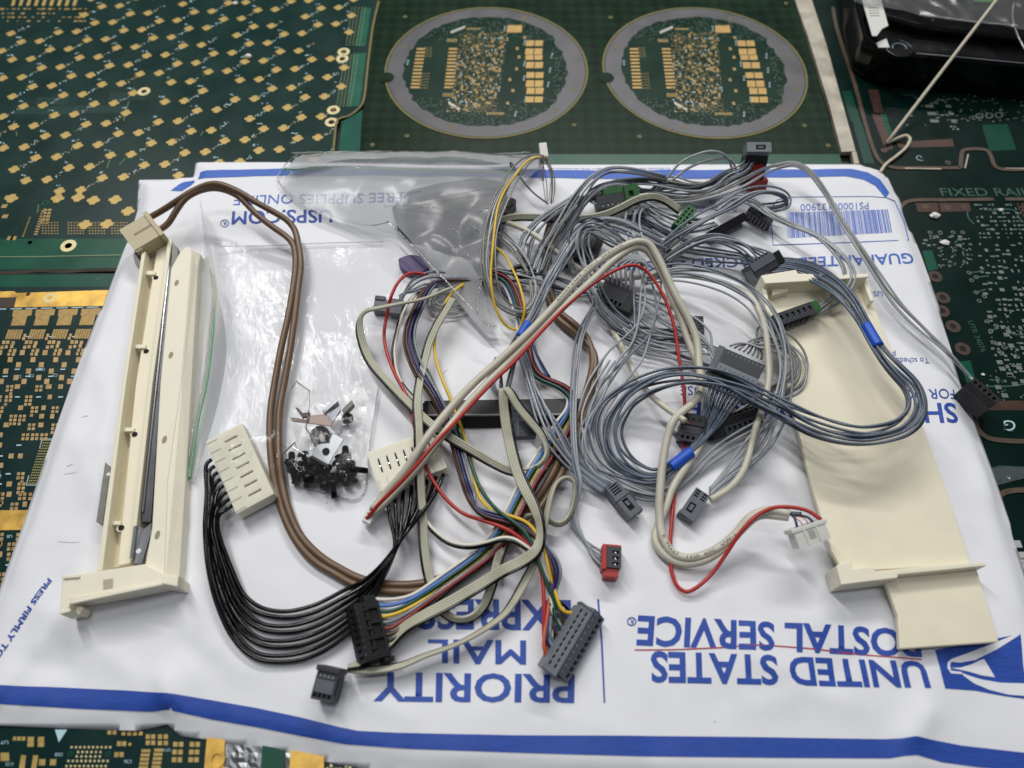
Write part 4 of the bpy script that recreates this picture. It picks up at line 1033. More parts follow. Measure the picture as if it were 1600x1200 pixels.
for i in range(8):
    j = 7 - i
    p = [SA[i], (SA[i][0] - 6 - .5 * i, SA[i][1] + 4 + j * .6, 7.5), (321 + j * 1.0 + i * 2.2, 775 + i * 4, 8 + (i % 3) * 1.4), (319 + j * .4 + i * 3.0, 820, 7 + (i % 2) * 2.2), (325 + (7 - j) * 5.6, 885 + j * 1.5, 5 + (i % 3)), (340 + (7 - j) * 5.0, 930 + j * 5, 3.5 + (i % 2)), (372 + (7 - j) * 1.5, 945 + j * 10.5 - 8 + (i % 2) * 4, 2.6 + (i % 2))]
    # i counts from the outer wire (0) to the inner one here
    o = 7 - i
    p = [SA[i], (SA[i][0] - 8, SA[i][1] + 6, 7), (323 + i * 2.4 + (i % 3) * 2, 770 + 5 * i, 7 + (i % 3) * 1.6), (320 + i * 2.6 + (i % 2) * 2, 825, 6.5 + (i % 3) * 1.5), (326 + i * 5.4, 893, 4 + (i % 2) * 1.5), (341 + i * 5.6, 950 - i * 3.2, 3 + (i % 3) * .8), (366 + i * 4.6, 1000 - i * 8.0, 2.4 + (i % 2)), (400 + i * 2, 1029 - i * 11.5 + (i % 2) * 3, 2 + (i % 2) * .6), (446, 1034 - i * 11.5 + (i % 2) * 2, 2 + (i % 2) * .6), (490, 1025 - i * 11.3, 2.4), (532 + i, 1000 - i * 11.2, 3), (568, 962 - i * 7.8, 3.5 + (i % 3)), (598 - (7 - i) * .5, 912 - i * 4.5, 5 + (i % 3) * 1.5), (617 + i * 2.2, 856 - i * 3, 7 + (i % 4) * 1.5), (612 + i * 9.5 - (3 if i < 3 else 0), 806 - i * 4.5, 6.5 + (i % 2)), EB[i]]
    wire(h, p, .84, W_BLACK, 'wire', 9)

# ---- black pin connector with coloured wires
h = harness('black eight-pin connector with a fan of white, blue, green and yellow wires', (580, 980))
f, b = conn(h, 'connector', BLACK, (553, 943, 12.5), (573, 1032, 12.5), (588, 930, 7), 8, holes={'top': [(.08, .9, .34, .40)] + row(3, .1, .9, .7, .52, .9), 'v0': row(8, .03, .97, .4, .3, .7)}, depth=1.0, bw=.2)
f.pegs(b, 'pin', PIN, [.03 + .94 / 8 * (i + .5) for i in range(8)], 4, .28, .35, -.9, 'v0')
for i in range(5): f.box(b, 'latch', BLACK, .12 + .17 * i, .17 + .17 * i, .28, .5, -.5, .2, bw=.08)
f.box(b, 'ear', BLACK, -.12, -.0, .5, .95, .5, 5, bw=.2); f.box(b, 'ear', BLACK, 1.0, 1.08, .75, 1.15, .5, 5, bw=.2)
COLS = [W_WHITE, W_BLUE, W_DGREEN, W_YEL, W_SLATE, W_RED_SHADE, W_BRN, W_BLACK]  # the red wire is darkened, shade of the heap put into its colour
mid = [(700, 905), (762, 858), (792, 818), (812, 778), (832, 740), (857, 702), (880, 664), (891, 643), (893, 626), (884, 612), (868, 602), (846, 593), (830, 580), (824, 562), (818, 530), (808, 480), (790, 440), (760, 425)]
lat_order = [-1, 1, 2, 4, 5, 6, 3, 7]
for k, cm in enumerate(COLS):
    y0 = 936 + 9.3 * k
    o_ = lat_order[k] - 2.5
    p = [(586 + 1.7 * k, y0, 6), (604 + 1.7 * k, y0 + (1 if k < 3 else -2), 6), (640, 931 + 6.2 * k, 5.5)]
    for q, (x, y) in enumerate(mid):
        sp_ = 3.4 if q < 7 else 2.2
        p.append((x + o_ * sp_ * .8, y + o_ * sp_ * .55 * (1 if q < 9 else -.6), (5.5 if q < 2 else 8.5 if q < 5 else 5.2) + (k % 3) * .9))
    wire(h, p, .72, cm)

# ---- grey ten-way connector with the long coloured harness
h = harness('long grey two-row connector ending a rainbow harness of orange, purple, red and green wires', (890, 1010))
fr_ = Frame((850, 1040, 13), (908, 943, 13), (871, 1051, 11.4), 9)
bx = fr_.box(h, 'connector', GREY_L, holes={'top': row(10, .04, .96, .62, .2, .34) + row(10, .04, .96, .62, .62, .76)}, depth=1.0, bw=.25)
f2 = Frame((871, 1051, 10.8), (930, 951, 10.8), (886, 1069, 5.0), 7)
b2 = f2.box(bx, 'body', GREY, u0=0, u1=1, v0=0, v1=1, holes={'top': row(10, .02, .98, .66, .66, .94), 'u0': [(.3, .85, .25, .85)]}, depth=1.4, bw=.2)
f2.pegs(bx, 'contact', PIN, [.05 + .1 * i for i in range(10)], .22, .34, .12, 0)
fr_.box(bx, 'end_flange', GREY_L, -.03, 0, -.1, 1.05, -.4, 4, bw=.2); fr_.box(bx, 'end_flange', GREY_L, 1, 1.03, -.1, 1.05, -.4, 4, bw=.2)
UP = [(868, 898), (862, 876), (852, 856), (836, 836), (812, 820), (788, 812), (764, 806), (745, 796), (735, 776), (726, 750), (718, 722), (710, 692), (697, 656), (677, 616), (657, 586), (645, 560), (638, 532), (641, 508), (652, 482), (664, 456), (680, 440), (715, 436), (760, 440)]
ucol = [(W_ORG, -2.2), (W_BRN, -3.2), (W_PUR, 0), (W_NAVY, 1), (W_DGREEN, 3.0), (W_BLACK, 1.8), (W_SLATE, 4.2), (W_BRN, -1.4)]
cst = [(857, 1026), (862, 1016), (867, 1007), (873, 997), (878, 988), (883, 979), (888, 970), (893, 962)]
for k, (cm, o_) in enumerate(ucol):
    sx, sy = cst[(k * 3) % 8]
    p = [(sx, sy, 6), (sx - 7, sy - 12, 8), (858 + 1.5 * k, 940 - 2 * k, 9)]
    for q, (x, y) in enumerate(UP):
        s_ = 2.6 if q < 7 else (2.2 if q < 14 else 3.0)
        p.append((x + o_ * s_ * (.75 if q > 7 or q < 2 else -.3), y - (o_ * s_ * (.8 if 2 <= q <= 7 else .2)), (10 if q < 9 else 7 if q < 13 else 9) + ((k * 5) % 4) * .8))
    wire(h, p, .66, cm)
wire(h, [(896, 958, 7), (880, 955, 9), (866, 920, 10), (856, 880, 12), (845, 845, 12.5), (825, 818, 13), (797, 806, 13), (770, 798, 11), (750, 778, 9), (741, 748, 8), (735, 712, 8), (728, 692, 8), (719, 662, 8), (711, 644, 8), (704, 623, 8), (690, 590, 8), (680, 555, 8), (679, 530, 9), (687, 498, 11), (704, 460, 13), (730, 440, 9)], .72, W_YEL)
wire(h, [(885, 975, 6), (868, 945, 9), (852, 905, 12), (841, 875, 13), (830, 847, 14), (818, 829, 14), (802, 815, 14), (783, 802, 13), (764, 783, 11), (749, 760, 9), (738, 731, 8.5), (724, 690, 8.5), (702, 650, 8), (680, 606, 8), (668, 580, 7.5), (655, 560, 7.5), (645, 530, 8), (645, 508, 9), (656, 480, 9), (668, 454, 8)], .8, W_DGREEN)
wire(h, [(853, 1030, 6), (850, 990, 8), (850, 940, 10), (845, 890, 11), (830, 856, 12), (807, 836, 12), (783, 823, 12), (750, 812, 10), (725, 803, 8), (702, 785, 8), (683, 761, 8.5), (668, 735, 9), (655, 700, 10.5), (645, 655, 9), (632, 612, 8.5), (619, 588, 8), (606, 556, 7), (600, 525, 7), (604, 495, 8), (611, 464, 14), (620, 444, 15), (632, 431, 14), (647, 426, 12), (668, 430, 9)], .8, W_RED)
for dx, dy, cm in ((0, 0, W_WHITE), (1.2, 4.2, W_BLACK)):
    wire(h, [(864 + dx, 1010, 6), (862, 950, 9), (852, 900, 11), (834, 864 + dy, 12.5), (818, 851 + dy, 13), (803, 842 + dy, 13), (785, 840 + dy, 12.5), (762, 847 + dy, 11), (732, 852 + dy, 8), (702, 846 + dy, 6), (682, 832 + dy, 6), (667, 815 + dy, 6), (655 + dx, 780, 6), (656 + dx, 720, 11), (660 + dx, 670, 9), (648 + dx * 2, 626, 6), (635 + dx, 610, 6), (621 - dx, 585, 6), (616 - dx * 2, 548, 6), (620 - dx * 2, 525, 6.5), (632 - dx, 483, 8), (650, 460, 7), (690, 445, 6)], .76, cm)

# ---- flat grey ribbon cables
h = harness('flat grey ribbon cables with one black edge, ending in a small charcoal four-way plug', (515, 1060))
f, b = conn(h, 'plug', CHAR, (498, 1042, 11), (530, 1049, 11.5), (491, 1092, 9.6), 8.5, holes={'top': row(4, .05, .95, .55, .80, .93)}, depth=1.0, bw=.25)
f.box(b, 'rim', CHAR, -.07, 1.07, -.08, .10, -.9, 8.4, bw=.2)
f.pegs(b, 'contact', PIN, [.2, .4, .6, .8], .24, .55, .14, 0)
f.box(b, 'raised_panel', GREY, .06, .94, .36, .76, -.15, .2, bw=.08)
f.box(b, 'latch', CHAR, .98, 1.05, .25, .80, 2.2, 5.4, bw=.15, holes=None)
ribbon(h, [(704, 451, 14, 60), (690, 456, 15, 55), (665, 466, 16, 50), (627, 474, 17, 45), (590, 481, 17, 35), (571, 486, 15.5, 40), (563, 496, 14, 50), (561, 512, 12, 30), (567, 540, 10, 10), (580, 568, 9.5, 0), (605, 597, 9.5, 0), (642, 635, 10.5, 0), (672, 663, 12.5, 10), (702, 684, 12.5, 20), (732, 702, 11, 20), (770, 724, 9, 30), (800, 737, 8, 40), (830, 736, 8, 60), (850, 722, 8.5, 70), (856, 704, 9, 60), (847, 680, 10.5, 30), (829, 657, 13, 10), (810, 634, 15, 10), (797, 612, 16.5, 20), (791, 606, 17, 30)], 3, .62, W_RIB, True, -1)
ribbon(h, [(788, 607, 16, 0), (789, 635, 14, 0), (795, 680, 12, 0), (809, 736, 11, 10), (822, 765, 12, 20), (836, 792, 14, 40), (845, 820, 15, 55), (845, 842, 15, 40), (838, 861, 14.5, 10), (820, 876, 13, 0), (789, 891, 11, 0), (745, 918, 9, 0), (700, 944, 8, 0), (660, 965, 7.5, 10), (632, 982, 6.5, 20), (607, 1008, 5, 30), (575, 1034, 5.5, 40), (544, 1043, 8, 60)], 4, .60, W_RIB, True, 1)
ribbon(h, [(706, 466, 13, 0), (695, 486, 12.5, 0), (684, 504, 12, 0), (671, 532, 11, 0), (663, 562, 10, 5), (656, 592, 11, 10), (651, 630, 13, 10), (653, 665, 13.5, 0), (654, 705, 13, 0), (657, 775, 9, 0), (660, 820, 7, 0), (663, 865, 5.5, 0), (669, 900, 4.5, 0), (680, 931, 3.5, 20), (693, 957, 3, 40), (712, 968, 3, 60), (735, 966, 3, 60), (755, 949, 3.5, 40), (770, 912, 5, 20), (779, 875, 6.5, 20), (788, 850, 7, 30), (800, 828, 7, 50), (815, 812, 6.5, 70), (830, 806, 6, 80), (846, 809, 5.5, 80), (860, 815, 5, 80), (873, 820, 5, 80), (885, 814, 5, 75), (894, 797, 5.5, 70), (899, 772, 7, 70), (897, 755, 8.5, 75), (889, 747, 10, 80), (878, 748, 11, 80), (867, 757, 11.5, 70), (859, 778, 11.5, 60), (854, 800, 11, 60), (849, 830, 10, 60), (842, 862, 9, 50), (825, 898, 8, 30), (802, 940, 6, 40), (787, 960, 5.5, 50), (750, 987, 5, 60), (712, 1007, 5, 65), (662, 1025, 5, 60), (625, 1040, 5, 50), (575, 1047, 5, 45), (545, 1046, 7, 60)], 3, .60, W_RIB, True, -1)

# ---- round beige cables with a red wire, white plugs at both ends
h = harness('pair of round beige cables and one red wire running between two small white plugs', (960, 410))
f, b = conn(h, 'plug', WHITEP, (565, 812, 6), (585, 777, 6), (576, 821, 5.5), 5, holes={'top': row(5, .06, .94, .4, .2, .6)}, depth=.5, bw=.2)
f.pegs(b, 'core_end', W_RED, [.14], .4, .55, .3, 0); f.pegs(b, 'core_end', W_BRN, [.32, .5, .68], .4, .5, .2, .2); f.pegs(b, 'core_end', W_NAVY, [.86], .4, .5, .2, .2)
f, b = conn(h, 'plug', WHITEP, (1238, 827, 20), (1287, 811, 20), (1253, 856, 18), 6, holes={'v1': row(4, .1, .9, .5, .3, .7)}, depth=1.2, bw=.25, label='white four-way plug hanging over the cream panel')
f.box(b, 'shoulder', WHITEP, -.06, 1.06, 0, .22, -.35, 6.3, bw=.2); f.box(b, 'rib', WHITEP, .28, .34, .2, 1, -.4, .2, bw=.1); f.box(b, 'rib', WHITEP, .66, .72, .2, 1, -.4, .2, bw=.1); f.box(b, 'window', mat('white_window_shade', (170, 170, 164), .5), .40, .60, .3, .75, -.05, .3, bw=0)  # the window's greyer white paints the shade of a recess
C1 = [(583, 796, 7), (605, 768, 9), (630, 740, 13), (665, 687, 17), (702, 640, 17), (740, 599, 17), (777, 566, 18), (825, 521, 20), (870, 474, 22), (915, 425, 24), (945, 402, 25), (972, 386, 26), (997, 377, 26), (1014, 381, 25), (1025, 397, 23), (1034, 414, 21), (1046, 441, 18), (1061, 472, 15), (1078, 503, 12), (1089, 533, 10), (1092, 567, 9), (1095, 597, 9), (1092, 617, 10), (1081, 632, 12), (1064, 645, 14), (1051, 659, 14), (1043, 682, 12), (1037, 712, 10), (1032, 755, 8), (1030, 800, 6), (1035, 838, 5), (1050, 863, 4.5), (1075, 872, 5), (1112, 862, 7), (1148, 836, 10), (1172, 808, 13), (1200, 797, 15), (1234, 803, 17)]
C2 = [(580, 806, 6), (612, 776, 8), (645, 740, 12), (695, 676, 15.5), (725, 638, 15.5), (756, 604, 15.5), (795, 565, 16.5), (840, 519, 18.5), (900, 461, 21), (930, 434, 22.5), (965, 402, 24), (995, 386, 24), (1012, 392, 22), (1027, 415, 18), (1041, 442, 15), (1050, 467, 13), (1063, 496, 10), (1073, 526, 8), (1085, 556, 7), (1098, 590, 6), (1104, 622, 6), (1103, 650, 6), (1098, 685, 6), (1085, 710, 6), (1066, 738, 6), (1050, 765, 5), (1040, 795, 4), (1028, 822, 3.5), (1023, 842, 3), (1033, 862, 3), (1062, 880, 3), (1100, 876, 5), (1137, 851, 8), (1160, 826, 10), (1185, 806, 12), (1232, 808, 16)]
wire(h, C1, 1.75, W_BEIGE, 'round_cable', 12); wire(h, C2, 1.65, W_BEIGE, 'round_cable', 12)
wire(h, [(572, 812, 6.2), (590, 790, 11), (620, 760, 15), (650, 728, 18), (680, 692, 20), (710, 661, 19), (747, 621, 18.5), (777, 590, 18), (803, 566, 18), (847, 517, 20), (886, 477, 21), (930, 441, 22), (960, 423, 22), (987, 414, 22), (1006, 420, 20), (1027, 445, 17), (1042, 474, 14), (1051, 501, 12), (1056, 525, 10), (1061, 560, 8), (1067, 597, 5), (1070, 630, 4), (1071, 665, 3.5), (1069, 700, 3), (1055, 765, 3), (1050, 812, 3), (1047, 862, 2.5), (1051, 900, 2), (1061, 919, 2), (1073, 925, 2), (1087, 919, 3), (1110, 899, 5), (1137, 862, 9), (1157, 832, 13), (1182, 806, 16), (1205, 794, 17), (1230, 792, 18), (1262, 798, 19), (1283, 812, 19)], .8, W_RED)
wire(h, [(1234, 803, 17), (1240, 806, 18), (1244, 816, 18.5), (1246, 828, 18)], .55, W_NAVY); wire(h, [(1252, 806, 17), (1263, 808, 18), (1270, 816, 18.5)], .55, W_NAVY); wire(h, [(1236, 805, 17), (1248, 812, 18), (1254, 820, 18)], .22, mat('copper_strand', (196, 110, 70), .3, .9)); wire(h, [(1240, 804, 17), (1260, 812, 18), (1262, 818, 18)], .22, MATS['copper_strand'])
wire(h, [(1236, 803, 17), (1252, 804, 17.5)], 1.1, W_DARK, 'bare_end')
# printed legend on the cable jacket
def on_cable(s_, pts, size, parent):
    c, _ = curve3(pts, 2); n = len(c)
    T = [c[min(i + 1, n - 1)] - c[max(i - 1, 0)] for i in range(n)]
    def place(u, v):
        i = min(n - 1, int(u * (n - 1))); fr2 = u * (n - 1) - i; p = c[i].lerp(c[min(i + 1, n - 1)], fr2)
        t = T[i].normalized(); up_ = Vector((0, 0, 1)); l = t.cross(up_); l = Vector((-t.y, t.x, 0)).normalized()
        ang = (v - .5) * size / 1.75
        nrm = (up_ - t * up_.dot(t)).normalized()
        return p + (nrm * math.cos(ang) + l * math.sin(ang)) * 1.79
    text_mesh(s_, mat('black_print', (24, 24, 24), .6), place, 'legend', parent, 0, 0, .08)
on_cable('E  MA67   1330  60C   VW-1', [(1035, 838, 5), (1050, 863, 4.5), (1075, 872, 5), (1112, 862, 7), (1148, 836, 10)], 1.1, h)
on_cable('AWM 2464  VW-1  20AWG', [(870, 474, 22), (915, 425, 24), (945, 402, 25), (972, 386, 26)], .8, h)
h = harness('thin round beige cable with a bare copper tip over the black plug', (1020, 620))
wire(h, [(938, 478, 5), (955, 512, 4), (967, 533, 4), (982, 565, 4.5), (996, 592, 6), (1014, 615, 9), (1037, 635, 12), (1071, 658, 15)], 1.35, W_BEIGE, 'round_cable', 10)
for k in range(3): wire(h, [(1069, 657, 15), (1076, 660 + k * .6, 15), (1083 - k, 663 - k * .5, 14.5)], .2, MATS['copper_strand'], 'copper_strand', 5)
h = harness('beige cable arching from the bag across to the grey plug near the right front', (1190, 560))
wire(h, [(781, 344, 8), (807, 353, 9), (832, 365, 10), (855, 382, 10), (872, 396, 9), (912, 423, 6), (960, 436, 4), (1020, 430, 6), (1070, 430, 10), (1117, 438, 12), (1143, 447, 14), (1172, 463, 16), (1187, 488, 17), (1196, 518, 17), (1200, 556, 16), (1201, 592, 15), (1196, 622, 14), (1189, 645, 13), (1180, 670, 11), (1174, 696, 9), (1168, 718, 8), (1159, 740, 7), (1137, 765, 6), (1110, 781, 5)], 1.45, W_BEIGE, 'round_cable', 10)
f, b = conn(h, 'plug', GREY, (1088, 761, 7), (1062, 800, 6), (1112, 771, 7), 6, holes={'top': row(3, .02, .30, .5, .12, .40) + row(3, .02, .30, .5, .6, .88) + [(.5, .82, .22, .62)]}, depth=.9, bw=.2)
f.box(b, 'latch', GREY, .55, .76, .30, .54, -.1, .8, bw=.1); f.box(b, 'foot', GREY, .86, 1.02, -.08, .5, 1.5, 6, bw=.15)
LOOP = [(1010, 438, 12, 2.5), (1035, 430, 13, 3.5), (1060, 426, 14, 4), (1097, 429, 15, 4.5), (1135, 441, 16, 5), (1165, 458, 17, 5), (1187, 478, 17, 4.5), (1203, 501, 17, 4), (1214, 527, 17, 3.5), (1222, 557, 16, 3.2), (1224, 590, 15, 3.2), (1218, 632, 13, 3.2), (1208, 660, 11, 3.2), (1190, 690, 8, 3.4), (1165, 717, 6, 3.2), (1140, 740, 5, 2.6), (1113, 767, 5, 1.6)]
bundle(h, LOOP, 6, .72, [W_GREY, W_GREY, W_SLATE], 5, end=[(1109, 763 + 2.5 * k, 4.5) for k in range(6)])
bundle(h, [(1205, 655, 9, 2), (1174, 674, 7, 3), (1135, 695, 5, 3), (1105, 717, 4, 3), (1078, 744, 3, 2.6), (1040, 771, 2.5, 2), (1000, 768, 3, 2.4), (962, 750, 4, 3), (932, 727, 5, 3), (915, 690, 6, 3), (908, 650, 7, 3), (925, 600, 9, 4), (948, 560, 11, 4)], 3, .72, W_GREY, 6)

# ---- slate blue loop with two blue tape bands
h = harness('slate wire bundle with two blue tape bands looping over the cream panel', (1300, 560))
BL = [(1186, 407, 9, 2), (1225, 410, 13, 3.2), (1262, 421, 18, 3.2), (1300, 443, 22, 3), (1326, 469, 24, 2.8), (1350, 505, 25, 2.1), (1372, 542, 26, 2.4), (1402, 578, 27, 3.5), (1424, 603, 27, 4), (1432, 627, 27, 4), (1428, 649, 27, 4.2), (1411, 667, 26, 4), (1385, 677, 26, 3.8), (1350, 682, 25, 4), (1312, 677, 24, 4.5), (1272, 664, 23, 4.8), (1225, 640, 22, 4.8), (1190, 622, 21, 4.6), (1150, 604, 21, 4.4), (1112, 592, 20, 4), (1075, 588, 18, 4), (1037, 593, 16, 4.5), (1004, 604, 13, 4.5), (980, 617, 11, 4.5), (962, 634, 9, 5), (949, 655, 7.5, 5), (945, 678, 6.5, 5), (950, 699, 5.5, 5), (964, 720, 5, 4.6), (984, 736, 4.6, 4), (1006, 745, 4.5, 3.4), (1027, 745, 5, 2.6), (1048, 732, 6, 2), (1065, 718, 7, 1.7), (1082, 699, 8, 1.9), (1098, 672, 9, 2.2), (1108, 650, 10, 2.4), (1117, 622, 10, 3), (1128, 600, 9, 3), (1140, 588, 7, 3)]
bundle(h, BL, 9, .84, [W_LOOP, W_LOOP, W_DARK], 9, start=[(1181 + 4 * k, 424 - 2.6 * k, 6) for k in range(9)], end=[(1124 + 6.5 * k, 577 + 3.2 * k, 4) for k in range(9)], wob=.45)
sleeve(h, [(1345, 496, 25), (1352, 508, 25), (1361, 523, 25.4), (1372, 541, 26)][1:], 2.55)
sleeve(h, [(1048, 730, 6.2), (1058, 723, 6.8), (1068, 715, 7.3), (1080, 706, 7.8)], 2.6)
f, b = conn(h, 'connector', GREY, (1125, 540, 14), (1196, 571, 14), (1116, 577, 11), 8, holes={}, bw=.25)
f.box(b, 'dark_face', CHAR, .15, 1.0, .02, .62, -.25, .3, holes={'top': row(9, .03, .97, .5, .03, .22)}, depth=.8, bw=.1, u0=None) if False else f.box(b, 'dark_face', CHAR, .14, 1.0, .02, .60, -.25, .3, holes={'top': row(9, .03, .97, .5, .04, .24)}, depth=.5, bw=.1)
f.box(b, 'light_strip', GREY_L, .12, 1.0, .62, 1.0, -.12, .3, holes={'top': row(8, .04, .96, .3, .35, .6)}, depth=.3, bw=.1)
f.box(b, 'end_cap', GREY, -.02, .12, -.02, 1.02, -.5, 8.2, bw=.25)
f.box(b, 'lower_comb', CHAR, .05, .95, 1.0, 1.3, 3, 7.5, holes={'top': row(9, .05, .95, .5, .5, .95)}, depth=.6, bw=.1)
f, b = conn(h, 'connector', CHAR, (1171, 414, 13), (1205, 394, 13), (1186, 433, 10), 8, holes={'v1': row(6, .05, .95, .55, .2, .6)}, depth=1, bw=.2)
f.box(b, 'grey_lid', GREY, 0, 1, 0, .55, -.4, .2, bw=.12); f.box(b, 'lug', GREY, -.1, 0, .3, 1.1, .5, 5, bw=.2); f.box(b, 'end_block', BLACK, 1, 1.35, .1, .95, .5, 7, bw=.2)
for k in range(6): f.box(b, 'tooth', GREY, .05 + .16 * k, .12 + .16 * k, -.16, .0, .2, 2, bw=.08)

# ---- lower right charcoal connectors with a coil of wires
h = harness('coil of grey wires behind the charcoal connector ending at a black six-hole block', (1225, 570))
bundle(h, [(1150, 546, 10, 2), (1170, 533, 12, 4), (1200, 529, 14, 5), (1225, 538, 14, 5), (1243, 556, 13, 5), (1246, 578, 12, 5), (1236, 598, 10, 5), (1214, 612, 9, 4), (1190, 626, 8, 3), (1160, 640, 6, 3)], 8, .72, [W_GREY, W_OLIVE, W_GREY], 12, start=[(1140 + 7 * k, 541 + 3 * k, 9) for k in range(8)], end=[(1122 + 8 * k, 657 - 2.2 * k, 4) for k in range(8)], blend=.2, blend_end=.35)
f, b = conn(h, 'connector', CHAR, (1131, 667, 7), (1188, 646, 7), (1130, 682, 5.5), 7, holes={'top': row(6, .05, .9, .42, .25, .7)}, depth=1.2, bw=.2)
f.box(b, 'back_half', BLACK, -.2, 1.0, -.75, .0, .3, 7, bw=.2); f.box(b, 'end_block', BLACK, -.34, -.0, -.5, .95, .5, 7, bw=.2)
for k in range(7): f.box(b, 'tooth', BLACK, .02 + .14 * k, .1 + .14 * k, -1.0, -.7, 1, 4, bw=.06)
h = harness('small black plug with two square holes under the bare cable end', (1082, 670), 'connector')
f, b = conn(h, 'plug', CHAR, (1064, 662, 9), (1096, 668, 9), (1064, 687, 7), 8, holes={'top': [(.1, .24, .68, .88), (.36, .5, .68, .88), (.62, .76, .68, .88)]}, depth=1.1, bw=.2)
f.box(b, 'back_half', BLACK, 0.05, 1.15, -.75, 0, -.5, 7.5, bw=.25); f.box(b, 'side', BLACK, 1.0, 1.25, -.6, .9, .3, 7, bw=.25); f.box(b, 'raised_panel', CHAR, .08, .95, .1, .5, -.2, .2, bw=.08)
for k in range(3): f.box(b, 'slot', DARKHOLE, .15 + .3 * k, .35 + .3 * k, -.5, -.3, -.54, -.3, bw=0)

# ---- grey wires ending in the latch plug at the front middle, tied with blue tape
h = harness('grey wire bundle under a blue tape band, running down to a grey latch plug', (860, 650))
DB = [(1046, 386, 8, 3), (1020, 372, 12, 3), (997, 362, 14, 3), (967, 350, 15, 3), (937, 347, 16, 2.8), (915, 354, 16, 2.6), (897, 371, 15, 2.4), (884, 394, 15, 2.3), (872, 416, 14, 2.2), (860, 438, 14, 2.2), (845, 470, 13, 2.2), (829, 500, 12, 1.7), (815, 520, 11, 1.5), (814, 545, 10, 1.8), (822, 570, 9, 2), (828, 592, 9, 2.2), (838, 620, 10, 2.4), (854, 655, 12, 2.8), (870, 687, 11, 3), (890, 718, 9, 2.8), (912, 741, 7, 2.4), (944, 764, 5.5, 1.6)]
bundle(h, DB, 7, .74, [W_SLATE, W_GREY, W_SLATE], 21, end=[(941 + 2 * k, 770 - 2 * k, 5) for k in range(7)])
sleeve(h, [(826, 505, 12), (820, 514, 11.6), (812, 526, 11)], 2.2)
bundle(h, [(815, 522, 10, 1.5), (803, 545, 10, 3), (793, 575, 12, 3), (789, 609, 15.5, 2)], 4, .74, W_DARK, 22)
bundle(h, [(778, 560, 4, 1), (766, 590, 3, 1.5), (772, 608, 4, 1.5), (784, 622, 8, 1)], 3, .7, W_SLATE, 23)
f, b = conn(h, 'plug', GREY, (947, 763, 9), (985, 809, 8), (968, 755, 9), 7, holes={'top': row(4, .02, .32, .45, .15, .8) + [(.52, .86, .3, .72)]}, depth=.9, bw=.2)
f.box(b, 'latch', GREY, .58, .72, .38, .62, -.2, .8, bw=.1); f.box(b, 'collar', GREY, .36, .46, -.1, 1.1, -.6, 4, bw=.15); f.box(b, 'foot', CHAR, .5, .7, 1.0, 1.35, 2.5, 7, bw=.15); f.box(b, 'foot', CHAR, .88, 1.02, .9, 1.2, 2.5, 7, bw=.15)

# ---- three-way red connector
h = harness('three grey twisted wires running down to a red three-hole connector', (900, 700))
bundle(h, [(921, 452, 12, 1.5), (930, 473, 11, 1.2), (924, 487, 10, 1.3), (915, 504, 9, 1.4), (907, 526, 9, 1.4), (903, 555, 9, 1.4), (899, 592, 9, 1.3), (897, 630, 10, 1.2), (898, 680, 10, 1), (901, 725, 9, 1), (907, 758, 7, 1), (900, 783, 5, 1), (897, 808, 4, 1.2), (907, 838, 3.5, 1.5), (925, 865, 3.5, 2), (944, 880, 4, 2)], 4, .72, [W_SLATE, W_GREY], 31, end=[(943, 864 + 7 * k, 4) for k in range(4)], wob=.7)
f, b = conn(h, 'connector', CHAR, (949, 853, 8.5), (948, 886, 8), (971, 856, 8.5), 7, holes={'top': row(3, .12, .95, .42, .42, .82)}, depth=1.2, bw=.2)
f.box(b, 'red_shell', RED, -.06, 1.1, -.36, .0, .2, 7.4, bw=.25); f.box(b, 'red_shell', RED, 1.0, 1.42, -.2, .85, 1.2, 7.4, bw=.25); f.box(b, 'red_shell', RED, -.12, 0, -.3, 1.0, .8, 7.4, bw=.2)
for k in range(3): f.pegs(b, 'contact', PIN, [.26 + .28 * k], .6, .35, .2, .9)

# ---- crossing grey wires in the middle of the heap
h = harness('loose grey wires crossing from the dark six-way connector to the charcoal block', (1040, 530))
bundle(h, [(992, 466, 10, 1.5), (1016, 478, 9, 3), (1045, 497, 8, 4.5), (1075, 513, 8, 4.5), (1098, 530, 9, 3.5), (1121, 548, 9, 2)], 5, .74, W_GREY, 41, end=[(1121 - k, 544 + 4 * k, 8) for k in range(5)])
bundle(h, [(985, 505, 7, 4), (1007, 524, 6, 4), (1045, 534, 5, 4), (1082, 537, 6, 4), (1105, 548, 7, 3), (1119, 560, 8, 2)], 4, .74, W_GREY, 42, end=[(1119 - k, 556 + 3 * k, 8) for k in range(4)])
bundle(h, [(960, 520, 5, 3), (1000, 541, 4, 3), (1045, 550, 4, 3), (1082, 561, 6, 2), (1118, 573, 7, 1.5)], 3, .74, [W_GREY, W_DARK], 43)
bundle(h, [(975, 383, 12, 3), (958, 372, 15, 4), (937, 359, 17, 5), (922, 353, 18, 5), (910, 360, 17, 4.5), (905, 376, 16, 4.5), (908, 395, 14, 4.5), (915, 415, 13, 4.5), (923, 442, 11, 4.2), (932, 464, 10, 4), (946, 485, 8, 4), (967, 503, 6, 4), (990, 516, 5, 3.5), (1020, 521, 4, 3), (1058, 522, 4, 2)], 6, .76, [W_DARK, W_SLATE, W_GREY, W_GREY], 44)
